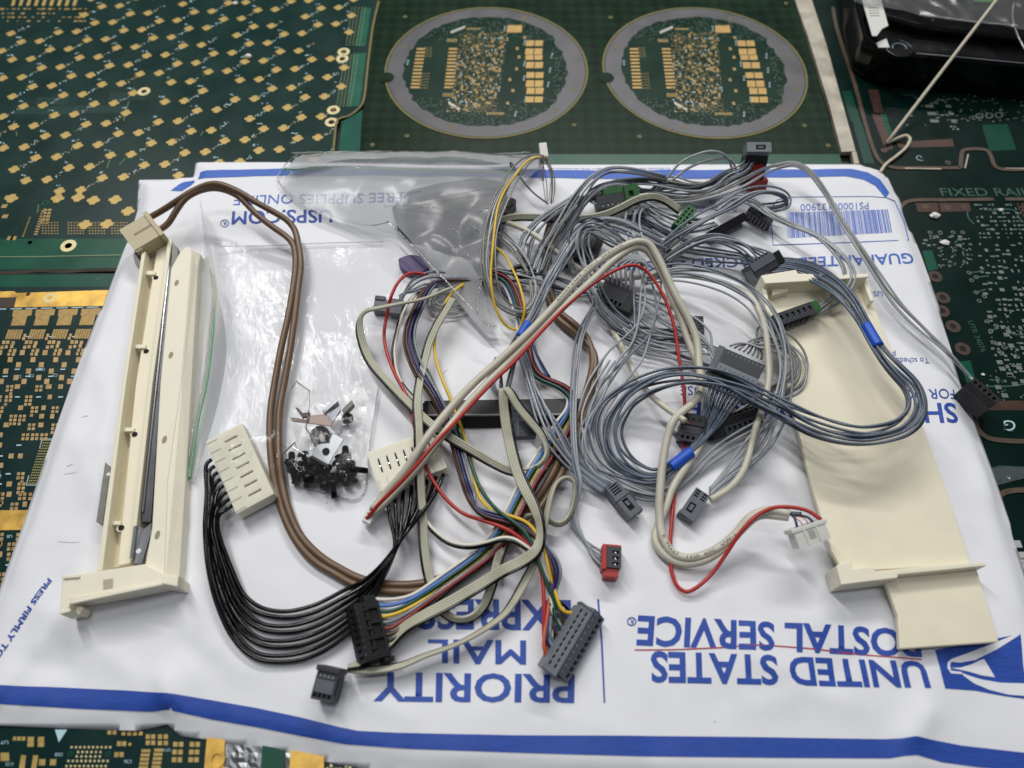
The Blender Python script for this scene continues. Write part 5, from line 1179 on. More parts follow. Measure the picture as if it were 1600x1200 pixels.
bundle(h, [(1010, 317, 7, 2), (994, 322, 11, 3), (989, 340, 14, 3.4), (991, 365, 15, 3), (999, 400, 13, 3.5), (1007, 430, 13, 4), (1010, 465, 13, 4), (1003, 497, 12, 4.4), (985, 530, 11, 5.5), (960, 570, 10, 6), (938, 606, 9, 5.5), (920, 640, 8.5, 4), (912, 670, 8, 3.6), (914, 698, 7, 3.6), (930, 726, 6, 3.4), (962, 747, 5, 3), (1004, 766, 4, 2.5), (1040, 772, 3, 2)], 5, .72, [W_GREY, W_SLATE], 45, wob=.8)
f, b = conn(h, 'connector', CHAR, (944, 441, 10), (984, 459, 10), (946, 467, 7), 7, holes={'top': row(5, .12, .95, .5, .72, .95)}, depth=1.1, bw=.2)
f.box(b, 'end_block', BLACK, 1.0, 1.32, -.15, 1.05, -.6, 7, bw=.25); f.box(b, 'back_half', BLACK, -.02, 1.0, -.45, .0, .5, 7, bw=.2)
for k in range(6):
    x, y = 950 + 7 * k, 442 + 3.0 * k
    wire(h, [(x, y, 9), (x + .5, y - 12, 12), (x - 4 + k, y - 30 - k, 14), (965 + 6 * k, 404 + k, 15), (992 + 2 * k, 399 + 2 * k, 15), (1008 + k, 408 + 2 * k, 14), (1012, 425, 13), (1010 - k, 445, 11)], .76, W_GREY)
f, b = conn(h, 'connector', CHAR, (1079, 493, 8), (1099, 494, 8), (1083, 519, 7), 7, holes={'top': row(4, .1, .3, .5, .2, .3)}, depth=.8, bw=.2)
for k in range(5): f.box(b, 'groove', DARKHOLE, .62, .9, .1 + .16 * k, .16 + .16 * k, -.03, .2, bw=0)
f.box(b, 'step', GREY, .1, 1.0, .78, 1.15, .8, 6, bw=.2); f.box(b, 'wing', BLACK, -1.2, -.1, .55, 1.1, 2, 6.5, bw=.2)

# ---- back rows
h = harness('tangle of grey wires along the top stripe, running to the upright grey and red plug', (1090, 290))
bundle(h, [(930, 308, 7, 3), (960, 290, 8, 3.5), (1000, 289, 8, 4), (1045, 296, 7, 4.2), (1090, 297, 7, 4.2), (1120, 287, 8, 3.8), (1136, 275, 10, 3), (1157, 268, 12, 2.4), (1170, 257, 14, 2), (1174, 243, 17, 1.6)], 8, .74, [W_DARK, W_GREY, W_OLIVE, W_GREY, W_DARK], 51)
bundle(h, [(1018, 300, 4, 2), (1045, 284, 6, 3.5), (1075, 292, 6, 4), (1110, 290, 6, 4), (1150, 276, 8, 3)], 6, .72, [W_GREY, W_DARK, W_OLIVE], 52, wob=1.0)
bundle(h, [(1000, 305, 4, 3), (1050, 304, 4, 3), (1090, 302, 5, 3), (1130, 283, 7, 3), (1160, 272, 9, 2)], 4, .72, [W_OLIVE, W_GREY], 53, wob=.9)
wire(h, [(1035, 288, 6), (1043, 278, 9), (1060, 257, 14), (1082, 244, 18), (1112, 236, 20), (1131, 241, 18), (1140, 252, 13), (1144, 266, 9)], .7, W_GREY)
wire(h, [(1040, 290, 6), (1052, 280, 9), (1075, 263, 13), (1105, 251, 16), (1131, 247, 16), (1144, 251, 13), (1150, 266, 9)], .7, W_GREY)
bundle(h, [(1010, 312, 4, 2), (1075, 313, 5, 2), (1120, 303, 7, 2.2), (1150, 291, 9, 2.4), (1195, 267, 13, 2.4), (1222, 259, 15, 2), (1243, 257, 16, 1.8), (1263, 268, 15, 1.6), (1288, 300, 12, 1.6), (1318, 352, 10, 1.6), (1348, 398, 9, 1.7), (1374, 438, 8, 1.8), (1402, 476, 7, 1.8), (1440, 515, 6, 1.9), (1480, 552, 5, 1.9), (1508, 584, 4, 1.6), (1530, 607, 5, 1.2)], 5, .74, [W_GREY, W_GREY, W_OLIVE], 54, end=[(1526 + 4 * k, 600 + 4 * k, 3.0) for k in range(5)])
f = Frame((1167, 222, 24), (1205, 222, 24), (1167, 237, 22), 7); b = f.box(h, 'plug', GREY_L, bw=.3, holes={'top': [(.38, .78, .3, .75)]}, depth=.8)
f.box(b, 'latch', GREY, .46, .68, .4, .62, .1, .9, bw=.1)
f = Frame((1168, 238, 20), (1203, 236, 20), (1171, 288, 3), 7); b = f.box(h, 'plug', BLACK, bw=.3); f.box(b, 'red_shell', RED, .3, .8, .38, 1.25, -.9, .4, bw=.3); f.box(b, 'red_shell', RED, .6, 1.2, .85, 1.35, -.6, 3.5, bw=.3)
f, b = conn(h, 'plug', BLACK, (1504, 605, 9), (1545, 640, 9), (1531, 597, 9), 9, holes={'top': row(5, .05, .95, .5, .65, .85)}, depth=1, bw=.2, label='black five-way plug hanging over the right edge of the envelope')
for k in range(4): f.box(b, 'rib', BLACK, 0, 1, .1 + .13 * k, .14 + .13 * k, -.35, .2, bw=.08)
h = harness('grey wire loop running from the ribbed block to the green-ended black socket', (1300, 400))
bundle(h, [(1120, 330, 6, 2), (1150, 310, 8, 2), (1172, 314, 10, 2), (1210, 337, 12, 2), (1238, 351, 13, 2.2), (1276, 368, 16, 2.4), (1307, 391, 18, 2.8), (1325, 413, 18, 3), (1329, 434, 17, 3), (1317, 457, 14, 3), (1300, 476, 11, 3), (1280, 492, 8, 3), (1262, 502, 6, 2)], 5, .74, [W_GREY, W_GREY, W_OLIVE], 61, end=[(1230 + 10 * k, 508 - 3.4 * k, 9) for k in range(5)], blend=.22)
f, b = conn(h, 'socket', CHAR, (1207, 492, 17), (1267, 471, 17), (1212, 510, 16), 7, holes={'top': row(6, .1, .98, .4, .3, .65)}, depth=1.0, bw=.2, label='black six-hole socket with a green end lying on the cream panel')
f.box(b, 'green_end', GREEN, 1.0, 1.16, .0, .95, .2, 7, bw=.2); f.pegs(b, 'contact', PIN, [.17 + .147 * k for k in range(6)], .48, .3, .2, .9)
for k in range(6): f.box(b, 'tooth', CHAR, .1 + .14 * k, .18 + .14 * k, 1.0, 1.15, 2, 6, bw=.08)
bundle(h, [(1028, 388, 9, 2.6), (1060, 364, 11, 3), (1105, 343, 13, 3), (1142, 325, 15, 3), (1165, 309, 16, 3), (1187, 300, 16, 2.6), (1210, 301, 15, 2.6), (1228, 309, 13, 2.8), (1231, 317, 10, 2.8), (1217, 323, 8, 3), (1190, 326, 6, 3)], 6, .76, [W_DARK, W_SLATE, W_GREY, W_GREY], 62)
f, b = conn(h, 'ribbed_block', CHAR, (1172, 322, 7), (1210, 341, 7), (1163, 331, 6), 6, bw=.2)
for k in range(7): f.box(b, 'rib', CHAR, .04 + .14 * k, .10 + .14 * k, 0, 1.9, -.4, 1.0, bw=.1)
f, b = conn(h, 'connector', BLACK, (1106, 362, 8), (1163, 331, 8), (1112, 374, 6), 7, holes={'v1': row(5, .1, .9, .5, .2, .6)}, depth=1, bw=.2)
h = harness('fan of slate wires ending in the comb-toothed grey connector above the cream panel', (1120, 380))
bundle(h, [(1040, 408, 6, 2), (1064, 391, 9, 3), (1090, 378, 11, 3.4), (1120, 372, 12, 3.4), (1145, 378, 12, 3.4), (1172, 388, 11, 3), (1190, 398, 10, 2)], 6, .76, [W_DARK, W_SLATE, W_GREY], 71, end=[(1176 + 5.5 * k, 411 - 3.2 * k, 9) for k in range(6)], blend=.25)
bundle(h, [(1012, 366, 5, 3), (1045, 384, 5, 3.4), (1082, 394, 5, 3.4), (1120, 400, 6, 3), (1158, 405, 7, 2.6), (1182, 410, 8, 2)], 6, .76, [W_DARK, W_SLATE], 72)
bundle(h, [(1000, 318, 4, 3), (1022, 332, 4, 4), (1050, 345, 4, 5), (1085, 350, 4, 5), (1118, 346, 5, 4)], 7, .76, [W_DARK, W_SLATE, W_GREY], 73, wob=.9)
bundle(h, [(985, 335, 3, 3), (1010, 352, 3, 4), (1040, 368, 3, 4), (1070, 385, 3, 4)], 5, .76, [W_DARK, W_SLATE], 74)
h = harness('thin flat ribbon with a green ten-slot plug behind the cable crossing', (1060, 340))
ribbon(h, [(783, 345, 10, 50), (802, 340, 10, 55), (840, 340, 10, 50), (900, 343, 11, 50), (945, 336, 13, 50), (975, 323, 14, 45), (997, 312, 14, 45), (1022, 308, 13, 45), (1040, 314, 11, 40), (1062, 330, 8, 30)], 3, .62, W_RIB, True, -1)
ribbon(h, [(930, 352, 6, 20), (955, 345, 7, 30), (962, 362, 4, 20), (968, 378, 3, 10)], 3, .55, W_RIB, False)
f, b = conn(h, 'plug', GREEN, (1052, 348, 9), (1076, 319, 9), (1066, 357, 8), 5, holes={'top': row(5, .06, .94, .6, .2, .38) + row(5, .06, .94, .6, .6, .78)}, depth=.8, bw=.2)
f.box(b, 'lug', GREEN, .55, .75, 1.0, 1.18, .5, 3, bw=.15)
h = harness('dark five-pin block with a green cap on slate wires below the top stripe', (960, 305))
bundle(h, [(826, 425, 5, 2), (819, 400, 7, 2.4), (820, 380, 9, 3), (830, 360, 11, 3.4), (847, 341, 13, 3.6), (870, 325, 14, 3.6), (900, 310, 14, 3), (932, 300, 12, 2.4)], 6, .76, [W_DARK, W_SLATE, W_GREY], 81, end=[(932 + k, 300 + 4 * k, 10) for k in range(6)])
bundle(h, [(1040, 277, 9, 2), (1010, 270, 13, 2), (975, 265, 16, 2.4), (950, 266, 17, 2.8), (930, 276, 17, 3), (915, 291, 17, 3.2), (900, 314, 16, 3.4), (885, 341, 15, 3.4), (868, 366, 14, 3.4), (850, 394, 12, 3.2), (838, 425, 9, 3)], 5, .76, [W_DARK, W_GREY, W_SLATE, W_OLIVE], 82)
bundle(h, [(1000, 296, 9, 1.5), (980, 288, 13, 1.8), (955, 287, 15, 2), (930, 297, 15, 2.4), (905, 325, 14, 2.6), (885, 357, 12, 2.6), (862, 395, 10, 2.6), (848, 430, 7, 2)], 4, .74, [W_DARK, W_SLATE, W_GREY], 83)
f, b = conn(h, 'connector', CHAR, (931, 307, 13), (975, 300, 13), (935, 327, 10), 7, holes={'top': row(5, .1, .95, .3, .7, .85)}, depth=.8, bw=.2)
f.box(b, 'green_cap', GREEN, 1.0, 1.5, -.45, .95, -1.2, 6, bw=.3, holes={'top': [(.3, .6, .35, .65)]}, depth=1); f.box(b, 'green_strip', GREEN, .3, 1.0, -.5, .0, .0, 6, bw=.2); f.pegs(b, 'contact', PIN, [.2 + .17 * k for k in range(5)], .76, .28, .2, .6)
# ---- olive loops with yellow wires at the bag
h = harness('olive grey and yellow wire loops rising over the edge of the clear bag', (790, 330))
OL = [(850, 246, 20, 1.2), (838, 243, 21, 1.4), (822, 251, 21, 2), (804, 271, 20, 2.4), (788, 298, 20, 2.6), (775, 330, 20, 2.6), (766, 365, 20, 2.4), (762, 400, 19, 2.4), (766, 440, 16, 2.4), (778, 470, 12, 2.6), (799, 487, 9, 3), (820, 491, 8, 3), (834, 478, 8, 3), (836, 455, 8, 2.6), (828, 428, 8, 2.2), (814, 404, 9, 2.6), (798, 384, 9, 3), (778, 366, 8, 3)]
bundle(h, OL, 5, .62, [W_OLIVE, W_OLIVE, W_GREY], 91, wob=.7)
wire(h, [(852, 247, 19), (842, 245, 21), (825, 251, 22), (806, 273, 22), (789, 297, 22), (778, 323, 22), (773, 355, 22), (769, 398, 20), (767, 422, 18), (768, 450, 16), (774, 480, 12), (785, 502, 8), (797, 513, 5), (808, 514, 5), (816, 505, 7), (818, 490, 8)], .62, W_YEL)
wire(h, [(758, 370, 9), (772, 384, 10), (789, 399, 11), (797, 413, 12), (810, 441, 13), (818, 470, 14), (820, 484, 13), (813, 510, 8), (804, 530, 6), (802, 552, 6)], .62, W_YEL)
wire(h, [(800, 262, 12), (795, 254, 14), (799, 252, 15), (801, 258, 14), (812, 276, 12), (832, 300, 9), (857, 319, 5)], .45, W_DARK)
bundle(h, [(848, 243, 19, 1), (856, 256, 16, 2), (862, 272, 12, 2.4), (864, 295, 7, 2.4), (862, 316, 3, 2.4)], 9, .3, [W_PALE, W_OLIVE, W_PALE], 92, wob=1.0)
bundle(h, [(846, 246, 19, 1), (846, 262, 15, 1.4), (848, 282, 9, 1.6)], 4, .3, [W_PALE, W_OLIVE], 93)
wire(h, [(861, 262, 14), (863, 290, 8), (861, 318, 3)], .5, W_OLIVE)
f, b = conn(h, 'plug', WHITEP, (842, 223, 22), (854, 222, 22), (843, 245, 20), 4, bw=.3)
bundle(h, [(735, 412, 4, 2), (780, 428, 6, 3), (820, 432, 8, 3.4), (860, 437, 7, 3.4), (905, 450, 5, 3), (940, 452, 5, 2)], 6, .68, [W_DARK, W_SLATE, W_DARK, W_GREY], 94, wob=1.0)
bundle(h, [(780, 440, 4, 2), (796, 462, 4, 2.2), (815, 490, 4, 2.2), (826, 520, 4, 2), (838, 556, 4, 2), (858, 590, 4, 2)], 4, .7, [W_DRED, W_NAVY, W_BLUE, W_BRN], 95)
g = Geo(); c = G(818, 424, 8)
a_ = [c + Vector((5.2 * math.cos(t * .35), 3.4 * math.sin(t * .35), .3 * math.sin(t))) for t in range(19)]
g.tube(a_, 1.3, 8); g.out('cable_ring', BLACK, h, smooth=True)
f, b = conn(h, 'plug', BLACK, (792, 308, 8), (806, 315, 8), (788, 330, 7), 7, bw=.3); f.box(b, 'lug', BLACK, .2, .8, -.2, 0, 1, 4, bw=.15); f.box(b, 'step', BLACK, .1, .9, .2, .6, -.5, .2, bw=.15)
h = harness('grey snap plug on slate wires lying under the bag corner', (610, 475))
bundle(h, [(626, 470, 6, 1.2), (642, 450, 9, 2), (660, 438, 10, 2.6), (682, 435, 10, 3), (720, 440, 7, 3), (770, 432, 5, 3)], 5, .82, [W_SLATE, W_GREY], 96, start=[(624, 463 + 3 * k, 6) for k in range(5)])
f, b = conn(h, 'plug', GREY, (586, 466, 7), (630, 471, 7), (588, 484, 6), 6, bw=.25); f.box(b, 'latch', CHAR, .0, .36, -.22, .12, -.6, 2, bw=.15); f.box(b, 'collar', GREY, .58, 1.0, -.15, 1.1, -.3, 5, bw=.2)
bundle(h, [(690, 455, 4, 2), (672, 472, 4, 3), (690, 485, 3, 3), (720, 482, 2, 3), (750, 470, 2, 2)], 5, .5, [W_GREY, W_PALE], 97)
h = harness('white three-way plug half buried under grey wires', (1048, 378), 'connector')
f, b = conn(h, 'plug', WHITEP, (1031, 369, 9), (1064, 380, 9), (1033, 382, 8), 5, holes={'top': row(3, .05, .55, .5, .25, .5)}, depth=.8, bw=.2); f.box(b, 'shell', BLACK, .6, 1.0, .8, 1.5, 1, 5, bw=.2)
h = harness('black ribbed block lying beneath the beige cable crossing', (920, 385), 'connector')
f, b = conn(h, 'block', BLACK, (896, 358, 6), (944, 372, 6), (893, 400, 5), 5, bw=.3)
for k in range(5): f.box(b, 'rib', BLACK, .1 + .17 * k, .18 + .17 * k, .1, .9, -.5, .3, bw=.12)
f.box(b, 'foot', BLACK, .05, .25, 1.0, 1.22, 1, 5, bw=.15); f.box(b, 'foot', BLACK, .42, .62, 1.0, 1.14, 1, 5, bw=.15)

# ---- black angle bar with a grey snap-in block
h = thing('angle_bar', 'straight black plastic angle bar lying across the middle of the envelope', 'plastic bar', Q(795, 645, 0))
slab(h, 'upper_flange', [(663, 626), (785, 624), (932, 622), (932, 627), (929, 631), (933, 641), (930, 646), (785, 647), (665, 648)], 5.0, .5, BLACK, .2)
slab(h, 'lower_flange', [(666, 649, 4.9), (785, 648, 4.9), (921, 647, 4.9), (922, 656, 3), (916, 664, 1.2), (910, 666, 1), (785, 668, 1), (668, 668, 1)], 4, .2, BLACK, .15)
slab(h, 'edge', [(665, 646.8), (930, 645.2), (930, 647.6), (665, 649.4)], 5.4, 4, mat('black_edge_highlight', (150, 150, 152), .4), .25)  # pale sliver paints the highlight along the bar's ridge
slab(h, 'end_stop', [(660, 630), (668, 626), (668, 667), (662, 664)], 5.2, .3, BLACK, .2)
h = thing('snap_block', 'grey nylon snap-in block with fine ribs clipped onto the black angle bar', 'connector', Q(818, 655, 0))
f, b = conn(h, 'block', GREY, (799, 635, 8), (836, 634, 8), (802, 682, 5), 5, bw=.25)
for k in range(7): f.box(b, 'rib', CHAR, .04, .2, .48 + .07 * k, .505 + .07 * k, -.1, .2, bw=0)
f.box(b, 'raised_panel', CHAR, .3, 1.0, .5, 1.0, -.2, .2, bw=.1); f.box(b, 'notch', DARKHOLE, .12, .4, .1, .18, -.04, .2, bw=0); f.box(b, 'notch', CHAR, .3, .95, -.03, .36, -.12, .2, bw=.1)
# ---------------------------------------------------------------- clear plastic bags, their contents, the cord and the black tray
def film(name, haze, tint=(.965, .97, .975), bscale=220, bump=.7, rough=.10, gain=1.0):
    m = bpy.data.materials.new(name); m.use_nodes = True; nt = m.node_tree
    for n in list(nt.nodes): nt.nodes.remove(n)
    N = nt.nodes.new; out = N('ShaderNodeOutputMaterial')
    tr = N('ShaderNodeBsdfTransparent'); tr.inputs['Color'].default_value = tint + (1,)
    gl = N('ShaderNodeBsdfGlossy'); gl.inputs['Roughness'].default_value = rough; gl.inputs['Color'].default_value = (1, 1, 1, 1)
    df = N('ShaderNodeBsdfDiffuse'); df.inputs['Color'].default_value = (.78, .79, .80, 1)
    tl = N('ShaderNodeBsdfTranslucent'); tl.inputs['Color'].default_value = (.78, .79, .80, 1)
    lw = N('ShaderNodeFresnel'); lw.inputs['IOR'].default_value = 1.5
    tc = N('ShaderNodeTexCoord'); mp = N('ShaderNodeMapping'); mp.inputs['Scale'].default_value = (1, .55, 1); mp.inputs['Rotation'].default_value = (0, 0, .6)
    no = N('ShaderNodeTexNoise'); no.inputs['Scale'].default_value = bscale; no.inputs['Detail'].default_value = 3; no.inputs['Distortion'].default_value = 1.2
    vo = N('ShaderNodeTexVoronoi'); vo.feature = 'F1'; vo.inputs['Scale'].default_value = bscale * .28
    ad = N('ShaderNodeMath'); ad.operation = 'ADD'
    bp = N('ShaderNodeBump'); bp.inputs['Strength'].default_value = bump; bp.inputs['Distance'].default_value = .0016
    L = nt.links.new
    L(tc.outputs['Object'], mp.inputs['Vector']); L(mp.outputs['Vector'], no.inputs['Vector']); L(mp.outputs['Vector'], vo.inputs['Vector'])
    L(no.outputs['Fac'], ad.inputs[0]); L(vo.outputs['Distance'], ad.inputs[1]); L(ad.outputs['Value'], bp.inputs['Height'])
    for n in (gl, lw): L(bp.outputs['Normal'], n.inputs['Normal'])
    mu = N('ShaderNodeMath'); mu.operation = 'MULTIPLY_ADD'; mu.inputs[1].default_value = gain; mu.inputs[2].default_value = .006; mu.use_clamp = True
    L(lw.outputs['Fac'], mu.inputs[0])
    m0 = N('ShaderNodeMixShader'); m0.inputs['Fac'].default_value = .45; L(df.outputs[0], m0.inputs[1]); L(tl.outputs[0], m0.inputs[2])
    m1 = N('ShaderNodeMixShader'); m1.inputs['Fac'].default_value = haze; L(tr.outputs[0], m1.inputs[1]); L(m0.outputs[0], m1.inputs[2])
    m2 = N('ShaderNodeMixShader'); L(mu.outputs[0], m2.inputs['Fac']); L(m1.outputs[0], m2.inputs[1]); L(gl.outputs[0], m2.inputs[2])
    L(m2.outputs[0], out.inputs['Surface'])
    MATS[name] = m; return m
FILM = film('clear_film', .012, tint=(.99, .99, .99), bscale=130, bump=.34, rough=.08, gain=.07)
FILM_H = film('hazy_film', .44, bscale=60, bump=.06, rough=.24, gain=.42)
FILM_S = film('crinkled_film', .03, tint=(.99, .99, .99), bscale=150, bump=.5, rough=.07, gain=.38)
FILM_E = film('film_edge', .42, bscale=200, bump=.4, rough=.15, gain=1.5)
ZIP = film('green_zip_film', .7, tint=(.62, .95, .7), bscale=200, bump=.2)
for n in ZIP.node_tree.nodes:
    if n.type in ('BSDF_DIFFUSE', 'BSDF_TRANSLUCENT'): n.inputs['Color'].default_value = (.45, .80, .52, 1)
def bumps(lst):
    q = [(Q(x, y, 3), h, s) for x, y, h, s in lst]
    def f(x, y):
        z = 0
        for p, h, s in q:
            d2 = (x - p.x) ** 2 + (y - p.y) ** 2
            z = max(z, h * math.exp(-d2 / (s * s)))
        return z
    return f
def film_sheet(root, name, px, hf, m, step=2.2, amp=.8, sc=9, hz=3.0, seed=0):
    pts = [Q(x, y, hz) for x, y in catmull(px + [px[0]], 14)[:-1]]
    def z(x, y):
        n = abs(noise.noise((x / sc + seed, y / (sc * 1.6), seed))) * amp + abs(noise.noise((x / (sc * .35), y / (sc * .35), seed + 5))) * amp * .3
        return EZ(x, y) + .25 + hf(x, y) + n
    return from_bm(name, sheet_bm(pts, step, z), m, root, smooth=True)

bag = thing('zip_bag', 'large clear zip bag with a green seal line lying under the brown cable', 'plastic bag', Q(450, 560, 0))
B1 = [(330, 372), (400, 384), (500, 379), (600, 377), (617, 402), (636, 470), (613, 540), (592, 602), (580, 680), (561, 780), (512, 771), (462, 760), (430, 770), (374, 797), (346, 760), (323, 712), (345, 660), (352, 560), (345, 470)]
film_sheet(bag, 'film', B1, bumps([(375, 715, 12, 22), (500, 690, 10, 26), (560, 700, 3, 12), (450, 450, 3, 30), (600, 470, 5, 15)]), FILM, 2.0, .45, 14, 3, 1)
film_sheet(bag, 'back_film', [(x + 2, y - 1) for x, y in B1], lambda x, y: 0.0, film('flat_film', .02, tint=(.99, .99, .99), bump=.1, gain=.03), 5, .1, 9, 1, 2)
def upright(root, name, base, top, m, n=24, wob=.8):
    """a sheet standing from one traced line up to another"""
    a, b = catmull(base, 6), catmull(top, 6); N = max(len(a), len(b)); g = Geo(); v = []; M_ = 7
    def at(l, t):
        i = min(len(l) - 2, int(t * (len(l) - 1))); f = t * (len(l) - 1) - i
        return tuple(l[i][k] + (l[i + 1][k] - l[i][k]) * f for k in range(3))
    for i in range(N):
        p, q = Q(*at(a, i / (N - 1))), Q(*at(b, i / (N - 1)))
        for j in range(M_): v.append(p.lerp(q, j / (M_ - 1)) + Vector((noise.noise((p.y / 13, j * .9, 3)), noise.noise((p.y / 9, j * .8, 9)), 0)) * wob * math.sin(math.pi * j / (M_ - 1)))
    g.add(v, [(i * M_ + j, i * M_ + j + 1, (i + 1) * M_ + j + 1, (i + 1) * M_ + j) for i in range(N - 1) for j in range(M_ - 1)])
    return g.out(name, m, root, smooth=True)
upright(bag, 'seal_strip', [(314, 325, 4), (318, 400, 2), (310, 480, 1), (300, 560, 1), (292, 650, 1), (281, 750, 1)], [(312, 309, 15), (330, 390, 16), (344, 470, 15), (354, 545, 12), (338, 640, 8), (303, 752, 4)], FILM_H)
upright(bag, 'film_fold', [(312, 309, 15), (330, 390, 16), (344, 470, 15), (354, 545, 12), (338, 640, 8), (303, 752, 4)], [(318, 330, 2), (352, 400, 2), (372, 480, 2), (378, 560, 2), (350, 650, 2), (312, 745, 1)], FILM)
c, _ = curve3([(333, 430, 11), (337, 460, 11), (332, 520, 9), (322, 600, 7), (308, 665, 5), (296, 748, 3)], 5)
g = Geo(); g.tube(c, .62, 6); g.out('green_seal', ZIP, bag, smooth=True)
c, _ = curve3([(329, 420, 11), (332, 460, 10.6), (327, 520, 8.6), (317, 600, 6.6), (303, 665, 4.6), (291, 746, 2.6)], 5)
g = Geo(); g.tube(c, .4, 6); g.out('seal_ridge', FILM_E, bag, smooth=True)
c, _ = curve3([(345, 385, 3), (420, 384, 2), (500, 380, 2), (598, 378, 2)], 6); g = Geo(); g.tube(c, .22, 5); g.out('film_seam', FILM_E, bag, smooth=True)
c, _ = curve3([(592, 602, 2), (580, 680, 2), (561, 779, 1), (512, 770, 1), (462, 759, 1)], 6); g = Geo(); g.tube(c, .3, 5); g.out('film_seam', FILM_E, bag, smooth=True)

# small bag of hardware
sb = thing('hardware_bag', 'small crinkled clear bag holding black screws and metal clips', 'plastic bag', Q(505, 690, 0))
SBX = [(446, 605), (470, 592), (520, 596), (562, 600), (574, 640), (566, 700), (552, 772), (500, 764), (452, 752), (440, 700), (448, 650)]
film_sheet(sb, 'film', SBX, bumps([(505, 700, 11, 18), (500, 650, 10, 14), (530, 735, 9, 14), (470, 730, 8, 12)]), FILM_S, 1.4, 1.8, 5, 4, 11)
BK = mat('black_oxide', (20, 20, 22), .35, .4, var=.2, vscale=300); ZINC = mat('zinc_plate', (156, 160, 164), .36, .75, var=.12, vscale=120); COPP = mat('phosphor_bronze', (118, 102, 94), .4, .45, var=.2, vscale=120)
def screw_mesh():
    g = Geo()
    prof = [(0, 1.9), (1.5, 1.75), (2.3, 1.2), (2.55, .4), (2.5, 0), (1.3, -.05)]
    z = -.3
    while z > -6.2:
        prof += [(1.02, z), (1.38, z - .22)]; z -= .46
    prof += [(.9, z), (0, z - .3)]
    n = 12; v = []; f = []
    for r_, h_ in prof:
        for k in range(n): v.append(Vector((r_ * math.cos(2 * math.pi * k / n), r_ * math.sin(2 * math.pi * k / n), h_)))
    for i in range(len(prof) - 1):
        for k in range(n): f.append((i * n + k, i * n + (k + 1) % n, (i + 1) * n + (k + 1) % n, (i + 1) * n + k))
    g.add(v, f)
    for a in (0, math.pi / 2): # cross recess marks
        u = Vector((math.cos(a), math.sin(a), 0)); w_ = Vector((-math.sin(a), math.cos(a), 0))
        g.prism([u * 1.2 + w_ * .22 + Vector((0, 0, 1.93)), u * -1.2 + w_ * .22 + Vector((0, 0, 1.93)), u * -1.2 - w_ * .22 + Vector((0, 0, 1.93)), u * 1.2 - w_ * .22 + Vector((0, 0, 1.93))], (0, 0, -.2))
    me = bpy.data.meshes.new('screw'); me.from_pydata([tuple(q * MM) for q in g.v], [], g.f); me.materials.append(BK); return me
scm = screw_mesh(); random.seed(14)
for (x, y, h_, rx, rz) in ((456, 724, 3, 70, 20), (474, 738, 3, 80, 140), (497, 750, 3, 75, 250), (531, 738, 3.5, 95, 10), (549, 742, 3, 85, 60), (543, 654, 5, 20, 80), (474, 712, 4, 60, 200), (516, 744, 3, 70, 300), (541, 752, 3, 80, 330), (487, 722, 3, 30, 90), (458, 735, 3, 95, 200), (540, 712, 3, 60, 10), (546, 724, 3, 85, 170), (508, 758, 3, 70, 40), (482, 748, 5, 40, 20), (528, 724, 3.5, 75, 220), (552, 733, 5, 60, 280), (494, 735, 4, 65, 120), (520, 756, 3.4, 80, 190), (466, 728, 2.4, 88, 70), (488, 742, 2.2, 92, 160), (505, 746, 2.2, 85, 340), (524, 747, 2.2, 90, 100), (538, 745, 2.2, 88, 250), (536, 730, 2.4, 92, 30), (500, 730, 2.2, 90, 210)):
    o = link_mesh('screw', scm, None, Q(x, y, h_) * MM); o.rotation_euler = (R(rx), R(random.uniform(-15, 15)), R(rz))
    tag(o, 'small black screw in the pile inside the hardware bag', 'screw', 'black screws in the hardware bag')
rb = thing('rubber_foot', 'black domed rubber foot above the screws in the hardware bag', 'rubber foot', Q(501, 679, 0))
g = Geo(); c = Q(501, 682, 1)
for r0, r1, z0, z1 in ((4.4, 4.2, 0, 2.4), (4.2, 3.0, 2.4, 4.2), (3.0, .5, 4.2, 5.0)): g.cyl(c + Vector((0, 0, z0)), (0, 0, 1), r0, z1 - z0, 20, r1)
g.out('dome', BLACK, rb, smooth=True)
cl = thing('zinc_bracket', 'pale zinc bracket with one round hole on top of the screws', 'metal bracket', Q(510, 703, 0))
slab(cl, 'plate', [(495, 696, 11.5), (500, 693, 11.7), (515, 692, 11.9), (514, 687, 11.9), (520, 677, 12.3), (537, 686, 12.3), (513, 726, 11.1), (486, 711, 10.9)], 11.5, 10.9, ZINC, .15)
slab(cl, 'lip', [(486, 711, 11), (513, 726, 11.2), (511, 729, 10), (484, 714, 9.8)], 10, 7, ZINC, .1)
g = Geo(); g.cyl(Q(509, 705, 11.95), (0, 0, 1), 1.55, .05, 20); g.out('bracket_hole', DARKHOLE, cl)
cl = thing('zinc_clip', 'folded zinc clip at the top of the hardware bag', 'metal clip', Q(528, 640, 0))
slab(cl, 'plate', [(526, 622, 10), (528, 627, 10), (506, 646, 9), (503, 642, 9)], 9, 5, ZINC, .12); slab(cl, 'plate', [(510, 648, 8), (531, 634, 9), (532, 641, 8.5), (519, 660, 7.5)], 8, 6.8, ZINC, .12); slab(cl, 'plate', [(549, 625, 10), (553, 631, 10), (538, 646, 9), (534, 640, 9)], 9, 6, STEEL_D, .12)
cl = thing('bronze_clip', 'forked bronze spring clip in the hardware bag', 'metal clip', Q(490, 655, 0))
slab(cl, 'blade', [(482, 649), (507, 647), (520, 660), (517, 666), (482, 661), (478, 655)], 10.5, 9.9, COPP, .1)
